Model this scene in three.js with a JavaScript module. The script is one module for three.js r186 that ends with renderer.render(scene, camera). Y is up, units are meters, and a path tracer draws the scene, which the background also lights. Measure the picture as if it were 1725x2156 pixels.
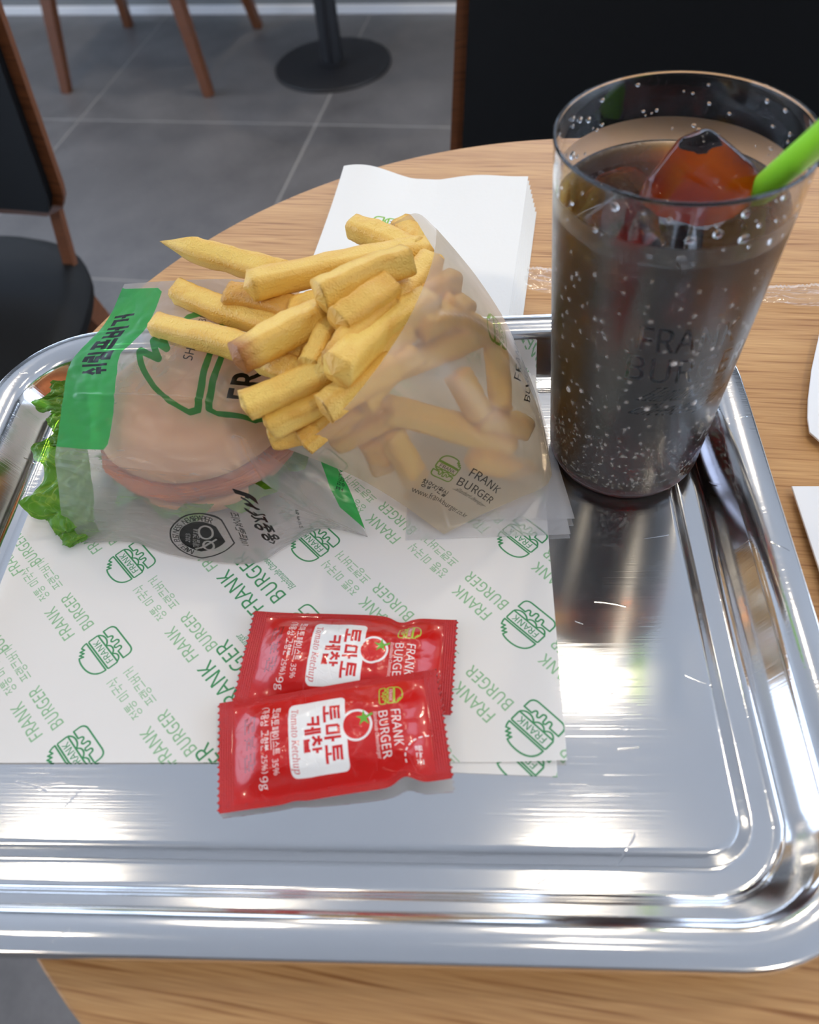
import * as THREE from 'three';
import { RoundedBoxGeometry } from 'three/addons/geometries/RoundedBoxGeometry.js';
import { mergeGeometries, mergeVertices } from 'three/addons/utils/BufferGeometryUtils.js';
import { RectAreaLightUniformsLib } from 'three/addons/lights/RectAreaLightUniformsLib.js';
import { ImprovedNoise } from 'three/addons/math/ImprovedNoise.js';
import { Brush, Evaluator, SUBTRACTION } from 'three-bvh-csg';

// ---------------------------------------------------------------- camera, sky, exposure
const V = (x, y, z) => new THREE.Vector3(x, y, z);
const scene = new THREE.Scene();
const FW = 1725, FH = 2156, F = 1694.42;
const EYE = V(0, 1.0364, 0);
const CR = V(0.99676126, -0.07356556, -0.03248225), CU = V(0.01892556, 0.60716613, -0.79434949), CF = V(-0.07815889, -0.79116205, -0.60659195);
const camera = new THREE.PerspectiveCamera((2 * Math.atan(FH / 2 / F) * 180) / Math.PI, FW / FH, 0.02, 60);
camera.position.copy(EYE);
camera.quaternion.setFromRotationMatrix(new THREE.Matrix4().makeBasis(CR, CU, CF.clone().negate()));
camera.focus = 0.4;
camera.userData.fStop = 9;
scene.add(camera);

scene.background = new THREE.Color().setRGB(2.45, 2.95, 3.8);   // even, cold daylight outside the windows

const renderer = new THREE.WebGLRenderer({ antialias: true });
renderer.toneMapping = THREE.LinearToneMapping;
renderer.toneMappingExposure = 1.0;
renderer.shadowMap.enabled = true;
RectAreaLightUniformsLib.init();

// the room stands turned against the tray by 8.6 degrees: u runs along the back wall, w away from it
const TH = (8.6 * Math.PI) / 180, EX = V(Math.cos(TH), 0, Math.sin(TH)), EZ = V(-Math.sin(TH), 0, Math.cos(TH)), ORI = V(-0.14, 0, -2.751);
const room = (u, y, w) => ORI.clone().addScaledVector(EX, u).addScaledVector(EZ, w).setY(y);
const CEIL = 2.6, TABLE = 0.74, TRAY = 0.7437;     // TRAY: the raised middle of the tray

// ---------------------------------------------------------------- helpers
let seed = 7;
const rnd = () => { seed = (seed + 0x6d2b79f5) | 0; let t = Math.imul(seed ^ (seed >>> 15), 1 | seed); t = (t + Math.imul(t ^ (t >>> 7), 61 | t)) ^ t; return ((t ^ (t >>> 14)) >>> 0) / 4294967296; };
const rr = (a, b) => a + (b - a) * rnd();
const perlin = new ImprovedNoise(), noise = (x, y, z = 0) => perlin.noise(x, y, z);
const clamp = THREE.MathUtils.clamp, lerp = THREE.MathUtils.lerp, smooth = THREE.MathUtils.smoothstep;
const taken = new Map();
const numbered = (n) => { const k = taken.get(n) ?? 0; taken.set(n, k + 1); return k ? n + '_' + String(k).padStart(3, '0') : n; };
const rgb = (r, g, b) => new THREE.Color().setRGB(r / 255, g / 255, b / 255, THREE.SRGBColorSpace);
const mat = (name, o) => { const m = new THREE.MeshPhysicalMaterial({ side: THREE.DoubleSide, ...o }); m.name = name; return m; };
const shade = (o) => { o.castShadow = true; o.receiveShadow = true; return o; };
function tag(o, label, category, group, kind) { Object.assign(o.userData, { label, category }); if (group) o.userData.group = group; if (kind) o.userData.kind = kind; return o; }
function thing(name, label, category, pos = V(0, 0, 0), turn = 0, group) { const g = new THREE.Group(); g.name = numbered(name); g.position.copy(pos); g.rotation.y = turn; scene.add(g); return tag(g, label, category, group); }
function part(name, geo, m, parent, label) { const o = shade(new THREE.Mesh(geo, m)); o.name = name; parent.add(o); if (label) o.userData.label = label; return o; }
function solo(name, geo, m, label, category, group) { const o = shade(new THREE.Mesh(geo, m)); o.name = numbered(name); scene.add(o); return tag(o, label, category, group); }
function struct(name, geo, m, label, category, pos, turn = 0) { const o = shade(new THREE.Mesh(geo, m)); o.name = name; if (pos) o.position.copy(pos); o.rotation.y = turn; scene.add(o); return tag(o, label, category, undefined, 'structure'); }
const box = (w, h, d, x = 0, y = 0, z = 0) => new THREE.BoxGeometry(w, h, d).translate(x, y, z);
const rbox = (w, h, d, r, x = 0, y = 0, z = 0) => new RoundedBoxGeometry(w, h, d, 3, r).translate(x, y, z);
const merge = (list) => mergeGeometries(list.map((g) => { const n = g.index ? g.toNonIndexed() : g; for (const k of Object.keys(n.attributes)) if (!['position', 'normal', 'uv'].includes(k)) n.deleteAttribute(k); return n; }));
// the ray of a photograph pixel met with a level surface (or an upright one)
const ray = (px, py) => CF.clone().addScaledVector(CR, (px - FW / 2) / F).addScaledVector(CU, -(py - FH / 2) / F);
const at = (px, py, y) => { const d = ray(px, py); return EYE.clone().addScaledVector(d, (y - EYE.y) / d.y); };
const tp = (px, py, h) => at(px, py, TRAY + h);
const toPixel = (p) => { const d = p.clone().sub(EYE), k = d.dot(CF); return [FW / 2 + (F * d.dot(CR)) / k, FH / 2 - (F * d.dot(CU)) / k]; };
function grid(nu, nv, f, closedU = false) {       // f(s, t) -> [Vector3, u, v]
  const pos = [], uv = [], idx = [];
  for (let j = 0; j <= nv; j++) for (let i = 0; i <= nu; i++) { const [p, a, b] = f(i / nu, j / nv); pos.push(p.x, p.y, p.z); uv.push(a ?? i / nu, b ?? 1 - j / nv); }
  for (let j = 0; j < nv; j++) for (let i = 0; i < nu; i++) { const a = j * (nu + 1) + i, b = a + 1, c = a + nu + 1, d = c + 1; idx.push(a, c, b, b, c, d); }
  const g = new THREE.BufferGeometry();
  g.setAttribute('position', new THREE.Float32BufferAttribute(pos, 3)); g.setAttribute('uv', new THREE.Float32BufferAttribute(uv, 2)); g.setIndex(idx);
  g.computeVertexNormals();
  if (closedU) { const n = g.attributes.normal; for (let j = 0; j <= nv; j++) { const a = j * (nu + 1), b = a + nu, x = n.getX(a) + n.getX(b), y = n.getY(a) + n.getY(b), z = n.getZ(a) + n.getZ(b), l = Math.hypot(x, y, z) || 1; n.setXYZ(a, x / l, y / l, z / l); n.setXYZ(b, x / l, y / l, z / l); } }
  return g;
}
function tube(points, radius, segs = 24, round = 10, closed = false) { return new THREE.TubeGeometry(new THREE.CatmullRomCurve3(points, closed), segs, radius, round, closed); }
// canvases
function canvas(w, h) { const c = document.createElement('canvas'); c.width = w; c.height = h; return [c, c.getContext('2d')]; }
function tex(c, srgb = true, repeat) { const t = new THREE.CanvasTexture(c); if (srgb) t.colorSpace = THREE.SRGBColorSpace; t.wrapS = t.wrapT = THREE.RepeatWrapping; if (repeat) t.repeat.set(...repeat); t.magFilter = THREE.LinearFilter; return t; }
function noiseTex(n, f, srgb = false, repeat) {   // f(x, y) in 0..1 -> grey or [r, g, b], 0..255
  const d = new Uint8Array(n * n * 4);
  for (let y = 0; y < n; y++) for (let x = 0; x < n; x++) { const v = f(x / n, y / n), i = (y * n + x) * 4; for (let c = 0; c < 3; c++) d[i + c] = clamp(v.length ? v[c] : v, 0, 255); d[i + 3] = 255; }
  const t = new THREE.DataTexture(d, n, n); t.magFilter = THREE.LinearFilter; t.wrapS = t.wrapT = THREE.RepeatWrapping; if (srgb) t.colorSpace = THREE.SRGBColorSpace; if (repeat) t.repeat.set(...repeat); t.needsUpdate = true; return t;
}
const wrapN = (x, y, f, z = 0) => {               // noise that repeats at 1
  const a = noise(x * f, y * f, z), b = noise((x - 1) * f, y * f, z), c = noise(x * f, (y - 1) * f, z), d = noise((x - 1) * f, (y - 1) * f, z);
  return lerp(lerp(a, b, x), lerp(c, d, x), y);
};

// ---------------------------------------------------------------- lettering
const CHO = 'ㄱㄲㄴㄷㄸㄹㅁㅂㅃㅅㅆㅇㅈㅉㅊㅋㅌㅍㅎ', JUNG = 'ㅏㅐㅑㅒㅓㅔㅕㅖㅗㅘㅙㅚㅛㅜㅝㅞㅟㅠㅡㅢㅣ', JONG = ' ㄱㄲㄳㄴㄵㄶㄷㄹㄺㄻㄼㄽㄾㄿㅀㅁㅂㅄㅅㅆㅇㅈㅊㅋㅌㅍㅎ';
const JAMO = {
  'ㄱ': [[0.05, 0.1, 0.88, 0.1, 0.78, 0.95]], 'ㄴ': [[0.12, 0.05, 0.12, 0.88, 0.95, 0.88]], 'ㄷ': [[0.95, 0.1, 0.1, 0.1, 0.1, 0.9, 0.95, 0.9]], 'ㄹ': [[0.1, 0.06, 0.9, 0.06, 0.9, 0.5, 0.1, 0.5, 0.1, 0.94, 0.95, 0.94]],
  'ㅁ': [[0.12, 0.08, 0.88, 0.08, 0.88, 0.92, 0.12, 0.92, 0.12, 0.08]], 'ㅂ': [[0.12, 0.03, 0.12, 0.95, 0.88, 0.95, 0.88, 0.03], [0.12, 0.48, 0.88, 0.48]], 'ㅅ': [[0.5, 0.05, 0.42, 0.5, 0.05, 0.95], [0.47, 0.38, 0.95, 0.95]],
  'ㅇ': ['o'], 'ㅈ': [[0.05, 0.1, 0.95, 0.1], [0.5, 0.1, 0.42, 0.55, 0.05, 0.95], [0.47, 0.48, 0.95, 0.95]], 'ㅊ': [[0.35, 0.02, 0.65, 0.02], [0.05, 0.26, 0.95, 0.26], [0.5, 0.26, 0.42, 0.6, 0.05, 0.97], [0.47, 0.55, 0.95, 0.97]],
  'ㅋ': [[0.05, 0.1, 0.88, 0.1, 0.78, 0.95], [0.05, 0.5, 0.84, 0.5]], 'ㅌ': [[0.95, 0.08, 0.1, 0.08, 0.1, 0.92, 0.95, 0.92], [0.1, 0.5, 0.9, 0.5]], 'ㅍ': [[0.05, 0.1, 0.95, 0.1], [0.02, 0.92, 0.98, 0.92], [0.3, 0.1, 0.3, 0.92], [0.7, 0.1, 0.7, 0.92]],
  'ㅎ': [[0.35, 0.02, 0.65, 0.02], [0.05, 0.24, 0.95, 0.24], 'h'],
  'ㅏ': [[0.35, 0, 0.35, 1], [0.35, 0.5, 0.95, 0.5]], 'ㅐ': [[0.25, 0, 0.25, 1], [0.8, 0, 0.8, 1], [0.25, 0.5, 0.8, 0.5]], 'ㅑ': [[0.35, 0, 0.35, 1], [0.35, 0.35, 0.95, 0.35], [0.35, 0.65, 0.95, 0.65]], 'ㅓ': [[0.75, 0, 0.75, 1], [0.1, 0.5, 0.75, 0.5]],
  'ㅔ': [[0.5, 0, 0.5, 1], [0.95, 0, 0.95, 1], [0.02, 0.5, 0.5, 0.5]], 'ㅕ': [[0.75, 0, 0.75, 1], [0.1, 0.35, 0.75, 0.35], [0.1, 0.65, 0.75, 0.65]], 'ㅣ': [[0.6, 0, 0.6, 1]],
  'ㅗ': [[0, 0.8, 1, 0.8], [0.5, 0.1, 0.5, 0.8]], 'ㅛ': [[0, 0.8, 1, 0.8], [0.32, 0.1, 0.32, 0.8], [0.68, 0.1, 0.68, 0.8]], 'ㅜ': [[0, 0.25, 1, 0.25], [0.5, 0.25, 0.5, 1]], 'ㅠ': [[0, 0.25, 1, 0.25], [0.32, 0.25, 0.32, 1], [0.68, 0.25, 0.68, 1]], 'ㅡ': [[0, 0.5, 1, 0.5]],
};
const DOUBLE = { 'ㄲ': 'ㄱ', 'ㄸ': 'ㄷ', 'ㅃ': 'ㅂ', 'ㅆ': 'ㅅ', 'ㅉ': 'ㅈ' }, COMP = { 'ㅘ': 'ㅗㅏ', 'ㅙ': 'ㅗㅐ', 'ㅚ': 'ㅗㅣ', 'ㅝ': 'ㅜㅓ', 'ㅞ': 'ㅜㅔ', 'ㅟ': 'ㅜㅣ', 'ㅢ': 'ㅡㅣ' };
function jamo(ctx, j, x, y, w, h) {
  if (DOUBLE[j]) { jamo(ctx, DOUBLE[j], x, y, w * 0.46, h); jamo(ctx, DOUBLE[j], x + w * 0.54, y, w * 0.46, h); return; }
  for (const s of JAMO[j] ?? []) {
    ctx.beginPath();
    if (s === 'o') ctx.ellipse(x + w / 2, y + h / 2, w * 0.42, h * 0.44, 0, 0, 7);
    else if (s === 'h') ctx.ellipse(x + w / 2, y + h * 0.69, w * 0.36, h * 0.28, 0, 0, 7);
    else for (let i = 0; i < s.length; i += 2) ctx[i ? 'lineTo' : 'moveTo'](x + s[i] * w, y + s[i + 1] * h);
    ctx.stroke();
  }
}
function hangul(ctx, text, x, y, size, weight = 0.09, squeeze = 0.92) {  // x, y: top left; returns the width
  const x0 = x; ctx.lineWidth = size * weight; ctx.lineCap = 'butt'; ctx.lineJoin = 'miter';
  for (const ch of text) {
    const c = ch.charCodeAt(0) - 0xac00;
    if (c < 0 || c > 11171) { if (ch !== ' ') { ctx.font = (weight > 0.12 ? 'bold ' : '') + size * 0.92 + 'px sans-serif'; ctx.fillText(ch, x, y + size * 0.82); x += ctx.measureText(ch).width * 1.02; } else x += size * 0.35; continue; }
    const i = CHO[Math.floor(c / 588)], vowel = JUNG[Math.floor((c % 588) / 28)], f = JONG[c % 28], w = size * squeeze * 0.94, H = size, top = f !== ' ' ? 0.58 : 1, v = COMP[vowel] ?? vowel;
    const flat = 'ㅗㅛㅜㅠㅡ'.includes(v[0]), tall = v.length > 1 ? v[1] : flat ? null : v;
    const Y = y + H * 0.04, th = H * 0.92 * top;
    const iw = tall ? w * 0.56 : w * 0.86, ih = flat ? th * 0.55 : th * (top < 1 ? 0.92 : 0.8), iy = flat ? Y : Y + (th - ih) * 0.3;
    jamo(ctx, i, x + (tall ? 0.02 * w : 0.07 * w), iy, iw * (flat && tall ? 0.95 : 1), ih);
    if (flat) jamo(ctx, v[0], x, Y + th * 0.58, tall ? w * 0.66 : w, th * 0.42);
    if (tall) jamo(ctx, tall, x + w * 0.62, Y, w * 0.38, th);
    if (f !== ' ') jamo(ctx, f, x + w * 0.14, Y + H * 0.62, w * 0.76, H * 0.31);
    x += size * squeeze * 1.06;
  }
  return x - x0;
}
function fitText(ctx, text, x, y, w, h, font = 'sans-serif', slant = 0) {   // fills a box with one line of capitals
  ctx.save(); ctx.font = '100px ' + font; const m = ctx.measureText(text); ctx.translate(x, y + h); ctx.transform(1, 0, -slant, 1, 0, 0); ctx.scale(w / m.width, h / 73); ctx.fillText(text, 0, 0); ctx.restore();
}
function emblem(ctx, color, letter = color, lw = 0.035) {   // the burger drawn in lines, in a unit box; the word stands in its middle layer
  ctx.strokeStyle = color; ctx.lineWidth = lw; ctx.lineJoin = 'round'; ctx.lineCap = 'round';
  ctx.beginPath(); ctx.moveTo(0.06, 0.36); ctx.bezierCurveTo(0.06, 0.13, 0.24, 0.02, 0.5, 0.02); ctx.bezierCurveTo(0.62, 0.02, 0.68, 0.04, 0.72, 0.06);
  ctx.lineTo(0.69, 0.15); ctx.lineTo(0.78, 0.1); ctx.lineTo(0.76, 0.2); ctx.lineTo(0.85, 0.15); ctx.lineTo(0.83, 0.25); ctx.lineTo(0.91, 0.22); ctx.quadraticCurveTo(0.95, 0.29, 0.95, 0.36); ctx.closePath(); ctx.stroke();
  ctx.beginPath(); ctx.roundRect(0.05, 0.41, 0.9, 0.24, 0.03); ctx.stroke();
  ctx.beginPath(); ctx.moveTo(0.07, 0.65); ctx.bezierCurveTo(0.13, 0.77, 0.26, 0.76, 0.31, 0.66); ctx.bezierCurveTo(0.38, 0.77, 0.53, 0.77, 0.58, 0.66); ctx.bezierCurveTo(0.68, 0.78, 0.86, 0.77, 0.94, 0.66); ctx.stroke();
  ctx.beginPath(); ctx.moveTo(0.05, 0.79); ctx.lineTo(0.28, 0.79); ctx.lineTo(0.3, 0.88); ctx.quadraticCurveTo(0.34, 0.92, 0.38, 0.88); ctx.lineTo(0.39, 0.8); ctx.quadraticCurveTo(0.42, 0.76, 0.46, 0.8); ctx.lineTo(0.47, 0.91); ctx.quadraticCurveTo(0.51, 0.96, 0.56, 0.91); ctx.lineTo(0.57, 0.82); ctx.quadraticCurveTo(0.6, 0.77, 0.64, 0.82); ctx.lineTo(0.66, 0.87); ctx.quadraticCurveTo(0.7, 0.9, 0.73, 0.86); ctx.lineTo(0.75, 0.79); ctx.lineTo(0.95, 0.79);
  ctx.lineTo(0.95, 0.9); ctx.quadraticCurveTo(0.95, 1.05, 0.78, 1.05); ctx.lineTo(0.22, 1.05); ctx.quadraticCurveTo(0.05, 1.05, 0.05, 0.9); ctx.closePath(); ctx.stroke();
  ctx.fillStyle = letter; fitText(ctx, 'FRANK', 0.15, 0.455, 0.7, 0.15);
}

// ---------------------------------------------------------------- materials
const paperGrain = noiseTex(256, (x, y) => 128 + 60 * wrapN(x, y, 40) + 50 * wrapN(x, y, 97, 3));
const crinkle = noiseTex(512, (x, y) => { const a = wrapN(x, y, 5, 1.3), b = wrapN(x, y, 9, 4.1), c = wrapN(x, y, 21, 7.7); return 128 + 90 * (Math.abs(a) * 1.2 - 0.3) + 60 * (Math.abs(b) - 0.2) + 16 * c; });
const M = {
  ceiling: mat('white ceiling paint', { color: new THREE.Color().setRGB(0.86, 0.86, 0.86), roughness: 0.9 }),
  wall: mat('warm white wall paint', { color: new THREE.Color().setRGB(0.74, 0.73, 0.71), roughness: 0.85 }),
  brown: mat('brown wall panel', { color: new THREE.Color().setRGB(0.2, 0.17, 0.15), roughness: 0.7 }),
  dado: mat('grey wall panel', { color: new THREE.Color().setRGB(0.2, 0.205, 0.205), roughness: 0.6 }),
  white: mat('white lacquer', { color: new THREE.Color().setRGB(0.8, 0.8, 0.8), roughness: 0.35 }),
  alu: mat('window frame', { color: new THREE.Color().setRGB(0.25, 0.25, 0.26), roughness: 0.4, metalness: 0.6 }),
  pane: mat('window glass', { color: 0xffffff, transmission: 1, thickness: 0, roughness: 0, ior: 1.5 }),
  ground: mat('pale concrete pavement', { color: new THREE.Color().setRGB(0.7, 0.7, 0.7), roughness: 0.9 }),
  black: mat('black powder coat', { color: new THREE.Color().setRGB(0.012, 0.012, 0.014), roughness: 0.45 }),
  vinyl: mat('black vinyl', { color: new THREE.Color().setRGB(0.004, 0.0045, 0.005), roughness: 0.55, specularIntensity: 0.35, bumpMap: paperGrain, bumpScale: 0.0002 }),
};
// floor tiles: mottled dark slate in three tones
const slateTex = noiseTex(512, (x, y) => { const n = 0.5 * wrapN(x, y, 4) + 0.35 * wrapN(x, y, 11, 2) + 0.2 * wrapN(x, y, 43, 5) + 0.12 * wrapN(x, y, 120, 8), v = 100 + 34 * n; return [v * 1.02, v, v * 0.99]; }, true);
const tileMats = [0.92, 1.0, 1.08].map((k) => mat('slate tile', { color: new THREE.Color().setRGB(k * 0.85, k * 0.85, k * 0.87), map: slateTex, roughness: 0.42, bumpMap: slateTex, bumpScale: 0.0006 }));
const groutMat = mat('pale grout', { color: new THREE.Color().setRGB(0.3, 0.29, 0.28), roughness: 0.9 });
// oak laminate; u along the grain, 0.8 m by 0.4 m
function oak(base, dark, w, h, fine, cw = 2048, ch = 1024) {
  const [c, x] = canvas(cw, ch), d = x.createImageData(cw, ch);
  for (let j = 0; j < ch; j++) for (let i = 0; i < cw; i++) {
    const u = (i / cw) * w, v = (j / ch) * h, warp = 0.006 * noise(u * 3, v * 5, 1) + 0.0018 * noise(u * 14, v * 30, 9);
    const band = noise(u * 0.9, (v + warp) * 55, 2) * 0.5 + noise(u * 2.2, (v + warp) * 150, 5) * 0.35;
    const pore = noise(u * 22, (v + warp * 0.6) * fine, 7), hair = noise(u * 50, v * fine * 2.3, 3);
    let k = 0.3 + 0.32 * band + 0.22 * hair + (pore > 0.15 ? (pore - 0.15) * 1.1 : 0);
    k = clamp(k, 0, 1);
    const o = (j * cw + i) * 4;
    for (let q = 0; q < 3; q++) d.data[o + q] = lerp(base[q], dark[q], k);
    d.data[o + 3] = 255;
  }
  x.putImageData(d, 0, 0);
  return c;
}
const oakTex = tex(oak([217, 172, 116], [138, 88, 44], 0.64, 0.64, 640, 2048, 2048), true, [1 / 0.64, 1 / 0.64]);
const oakMat = mat('oak laminate', { map: oakTex, roughness: 0.36, bumpMap: oakTex, bumpScale: 0.00008, ior: 1.5 });
const edgeMat = mat('pale oak edging', { color: rgb(196, 164, 118), roughness: 0.5 });
const walnutTex = tex(oak([128, 76, 44], [66, 35, 18], 0.6, 0.3, 300, 512, 512), true, [1 / 0.6, 1 / 0.3]);
const walnut = mat('walnut plywood', { map: walnutTex, roughness: 0.38 });

// ---------------------------------------------------------------- the room
const TURN = -TH;
{
  const U0 = -2.7, U1 = 2.7, W1 = 5.3, mid = (U0 + U1) / 2, T = 0.12;
  const floor = struct('floor', box(U1 - U0 + 0.3, 0.1, W1 + 0.3, 0, -0.0509, 0), groutMat, 'grey floor with pale joints between large tiles', 'floor', room(mid, 0, W1 / 2), TURN);
  const S = 0.682, gap = 0.0045, tg = new RoundedBoxGeometry(S - gap, 0.008, S - gap, 1, 0.0006);
  const topUv = (g) => { const p = g.attributes.position, uv = g.attributes.uv; for (let i = 0; i < p.count; i++) uv.setXY(i, p.getX(i) / S + 0.5, p.getZ(i) / S + 0.5); return g; };
  topUv(tg);
  for (let a = -4; a <= 4; a++) for (let b = -1; b <= 6; b++) {
    const u = -0.149 + S * (a + 0.5), w = 0.698 + S * (b + 0.5 - 0), lu = u - mid, lw = w - W1 / 2;
    if (u - S / 2 > U1 || u + S / 2 < U0 || w - S / 2 > W1 || w + S / 2 < 0) continue;
    const o = part('tile', tg, tileMats[Math.floor(rnd() * 3)], floor); o.position.set(lu, -0.004, lw); o.rotation.y = (Math.floor(rnd() * 4) * Math.PI) / 2;
  }
  // ceiling and walls
  struct('ceiling', box(U1 - U0 + 0.3, 0.12, W1 + 0.3), M.ceiling, 'plain white ceiling with round downlights', 'ceiling', room(mid, CEIL + 0.06, W1 / 2), TURN);
  struct('wall_right', merge([box(T, 0.12, W1 + 0.3, 0, 0.06, 0), box(T, CEIL - 2.45, W1 + 0.3, 0, (CEIL + 2.45) / 2, 0), box(T, 2.33, 0.9, 0, 1.285, -W1 / 2 + 0.4), box(T, 2.33, 1.6, 0, 1.285, W1 / 2 - 0.8)]), M.wall, 'white wall around the glass front on the right', 'wall', room(U1 + T / 2, 0, W1 / 2), TURN);
  struct('wall_front', box(U1 - U0 + 0.3, CEIL, T), M.brown, 'dull brown wall behind the viewer', 'wall', room(mid, CEIL / 2, W1 + T / 2), TURN);
  // back wall: grey panel below, windows above
  const sill = 1.15, head = 1.95;
  struct('wall_back', merge([box(U1 - U0, sill, T, 0, sill / 2, 0), box(U1 - U0, CEIL - head, T, 0, (CEIL + head) / 2, 0), box(0.25, head - sill, T, U0 + 0.12 - mid, (head + sill) / 2, 0), box(0.25, head - sill, T, U1 - 0.12 - mid, (head + sill) / 2, 0)]), M.dado, 'grey panelled wall below the windows', 'wall', room(mid, 0, -T / 2), TURN);
  struct('baseboard_back', rbox(U1 - U0, 0.024, 0.014, 0.002, 0, 0.012, 0.007), M.white, 'thin white skirting strip along the grey back wall', 'baseboard', room(mid, 0, 0), TURN);
  // left wall: a shop front of glass
  struct('wall_left', merge([box(T, 0.12, W1 + 0.3, 0, 0.06, 0), box(T, CEIL - 2.45, W1 + 0.3, 0, (CEIL + 2.45) / 2, 0), box(T, 2.33, 0.25, 0, 1.285, -W1 / 2 + 0.1), box(T, 2.33, 0.5, 0, 1.285, W1 / 2 - 0.25)]), M.wall, 'white wall around the glass shop front', 'wall', room(U0 - T / 2, 0, W1 / 2), TURN);
  const win = (n, width, y0, y1, count, pos, turn, label) => {
    const g = new THREE.Group(); g.name = 'window_' + n; g.position.copy(pos); g.rotation.y = turn; scene.add(g); tag(g, label, 'window', undefined, 'structure');
    const h = y1 - y0, ym = (y0 + y1) / 2, pw = width / count;
    part('frame_rail', box(width, 0.05, 0.06, 0, y0 + 0.025, 0), M.alu, g); part('frame_rail', box(width, 0.05, 0.06, 0, y1 - 0.025, 0), M.alu, g);
    for (let i = 0; i <= count; i++) part('mullion', box(0.05, h - 0.1, 0.06, clamp(-width / 2 + i * pw, -width / 2 + 0.025, width / 2 - 0.025), ym, 0), M.alu, g);
    for (let i = 0; i < count; i++) part('pane', new THREE.PlaneGeometry(pw - 0.05, h - 0.1).translate(-width / 2 + (i + 0.5) * pw, ym, 0), M.pane, g);
  };
  win(1, U1 - U0 - 0.48, sill, head, 4, room(mid, 0, -T / 2), TURN, 'row of windows above the grey back wall');
  win(2, W1 - 0.45, 0.12, 2.45, 4, room(U0 - T / 2, 0, W1 / 2 - 0.13), TURN + Math.PI / 2, 'tall glass shop front along the left side');
  win(3, W1 - 2.4, 0.12, 2.45, 3, room(U1 + T / 2, 0, W1 / 2 - 0.4), TURN + Math.PI / 2, 'tall glass front along the right side');
  struct('ground_outside', box(40, 0.1, 40, 0, -0.17, 0), M.ground, 'grey pavement outside the windows', 'ground', room(0, 0, 0), TURN);
}
// ceiling downlights
const lensMat = mat('downlight glow', { color: 0xffffff, emissive: new THREE.Color().setRGB(1, 0.88, 0.7), emissiveIntensity: 14, roughness: 0.5 });
function downlight(x, z, I, label) {
  const g = thing('ceiling_light', label, 'ceiling light', V(x, CEIL, z), 0, 'round downlights in the ceiling');
  part('rim', new THREE.LatheGeometry([[0.052, 0.001], [0.052, -0.004], [0.07, -0.006], [0.074, 0]].map(([a, b]) => new THREE.Vector2(a, b)), 40), M.white, g);
  part('diffuser', new THREE.CylinderGeometry(0.052, 0.052, 0.003, 40).translate(0, -0.0015, 0), lensMat, g, 'glowing round lens');
  const s = new THREE.SpotLight(new THREE.Color().setRGB(1, 0.86, 0.67), I, 0, 1.15, 0.7, 2);
  s.position.set(x, CEIL - 0.012, z); s.target.position.set(x, 0, z); s.castShadow = true; s.shadow.radius = 2.4; s.shadow.mapSize.set(2048, 2048); s.name = 'downlight_beam'; scene.add(s, s.target);
}
for (const [x, z, I] of [[-1.08, -0.54, 0.42], [0.24, -0.52, 0.36], [0.3, -1.04, 0.42], [0.65, -2.35, 3.4], [-0.55, -2.5, 2.6], [0.22, -1.72, 2.7], [-0.75, -1.7, 2.5], [-1.3, 0.9, 2.8], [0.9, 0.7, 4.2], [1.7, -0.9, 3]]) downlight(x, z, I, 'round recessed ceiling downlight with white rim');

// ---------------------------------------------------------------- furniture
function roundTable(name, x, z, r, label, baseR, turnGrain) {
  const g = thing(name, label, 'table', V(x, 0, z), turnGrain, 'round pedestal tables');
  const top = part('table_top', (() => {
    const pts = [[0, -0.024], [r - 0.0015, -0.024], [r, -0.0225], [r, -0.0015], [r - 0.0015, 0], [0, 0]].map(([a, b]) => new THREE.Vector2(a, b + TABLE));
    const l = new THREE.LatheGeometry(pts.slice(3), 120), p = l.attributes.position, uv = l.attributes.uv;
    for (let i = 0; i < p.count; i++) uv.setXY(i, p.getX(i) + 0.32, p.getZ(i) + 0.32);
    l.computeVertexNormals(); return l;
  })(), oakMat, g);
  part('edge_band', new THREE.LatheGeometry([[0, -0.024], [r - 0.0015, -0.024], [r, -0.0225], [r, -0.0015]].map(([a, b]) => new THREE.Vector2(a, b + TABLE)), 120), edgeMat, top, 'pale edging strip');
  part('pedestal', new THREE.CylinderGeometry(0.031, 0.031, TABLE - 0.035, 32).translate(0, (TABLE - 0.035) / 2 + 0.011, 0), M.black, g);
  part('base', new THREE.LatheGeometry([[0, 0], [baseR, 0], [baseR, 0.006], [baseR - 0.004, 0.009], [0.05, 0.011], [0.045, 0.018], [0, 0.018]].map(([a, b]) => new THREE.Vector2(a, b)), 72), M.black, g, 'flat black round base plate');
  return g;
}
roundTable('dining_table', 0.0578, -0.2573, 0.3, 'round oak table carrying the steel tray', 0.17, -0.12);
roundTable('dining_table', -0.375, -2.42, 0.3, 'round table with black pole and disc base beside the grey back wall', 0.168, -0.3);

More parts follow.
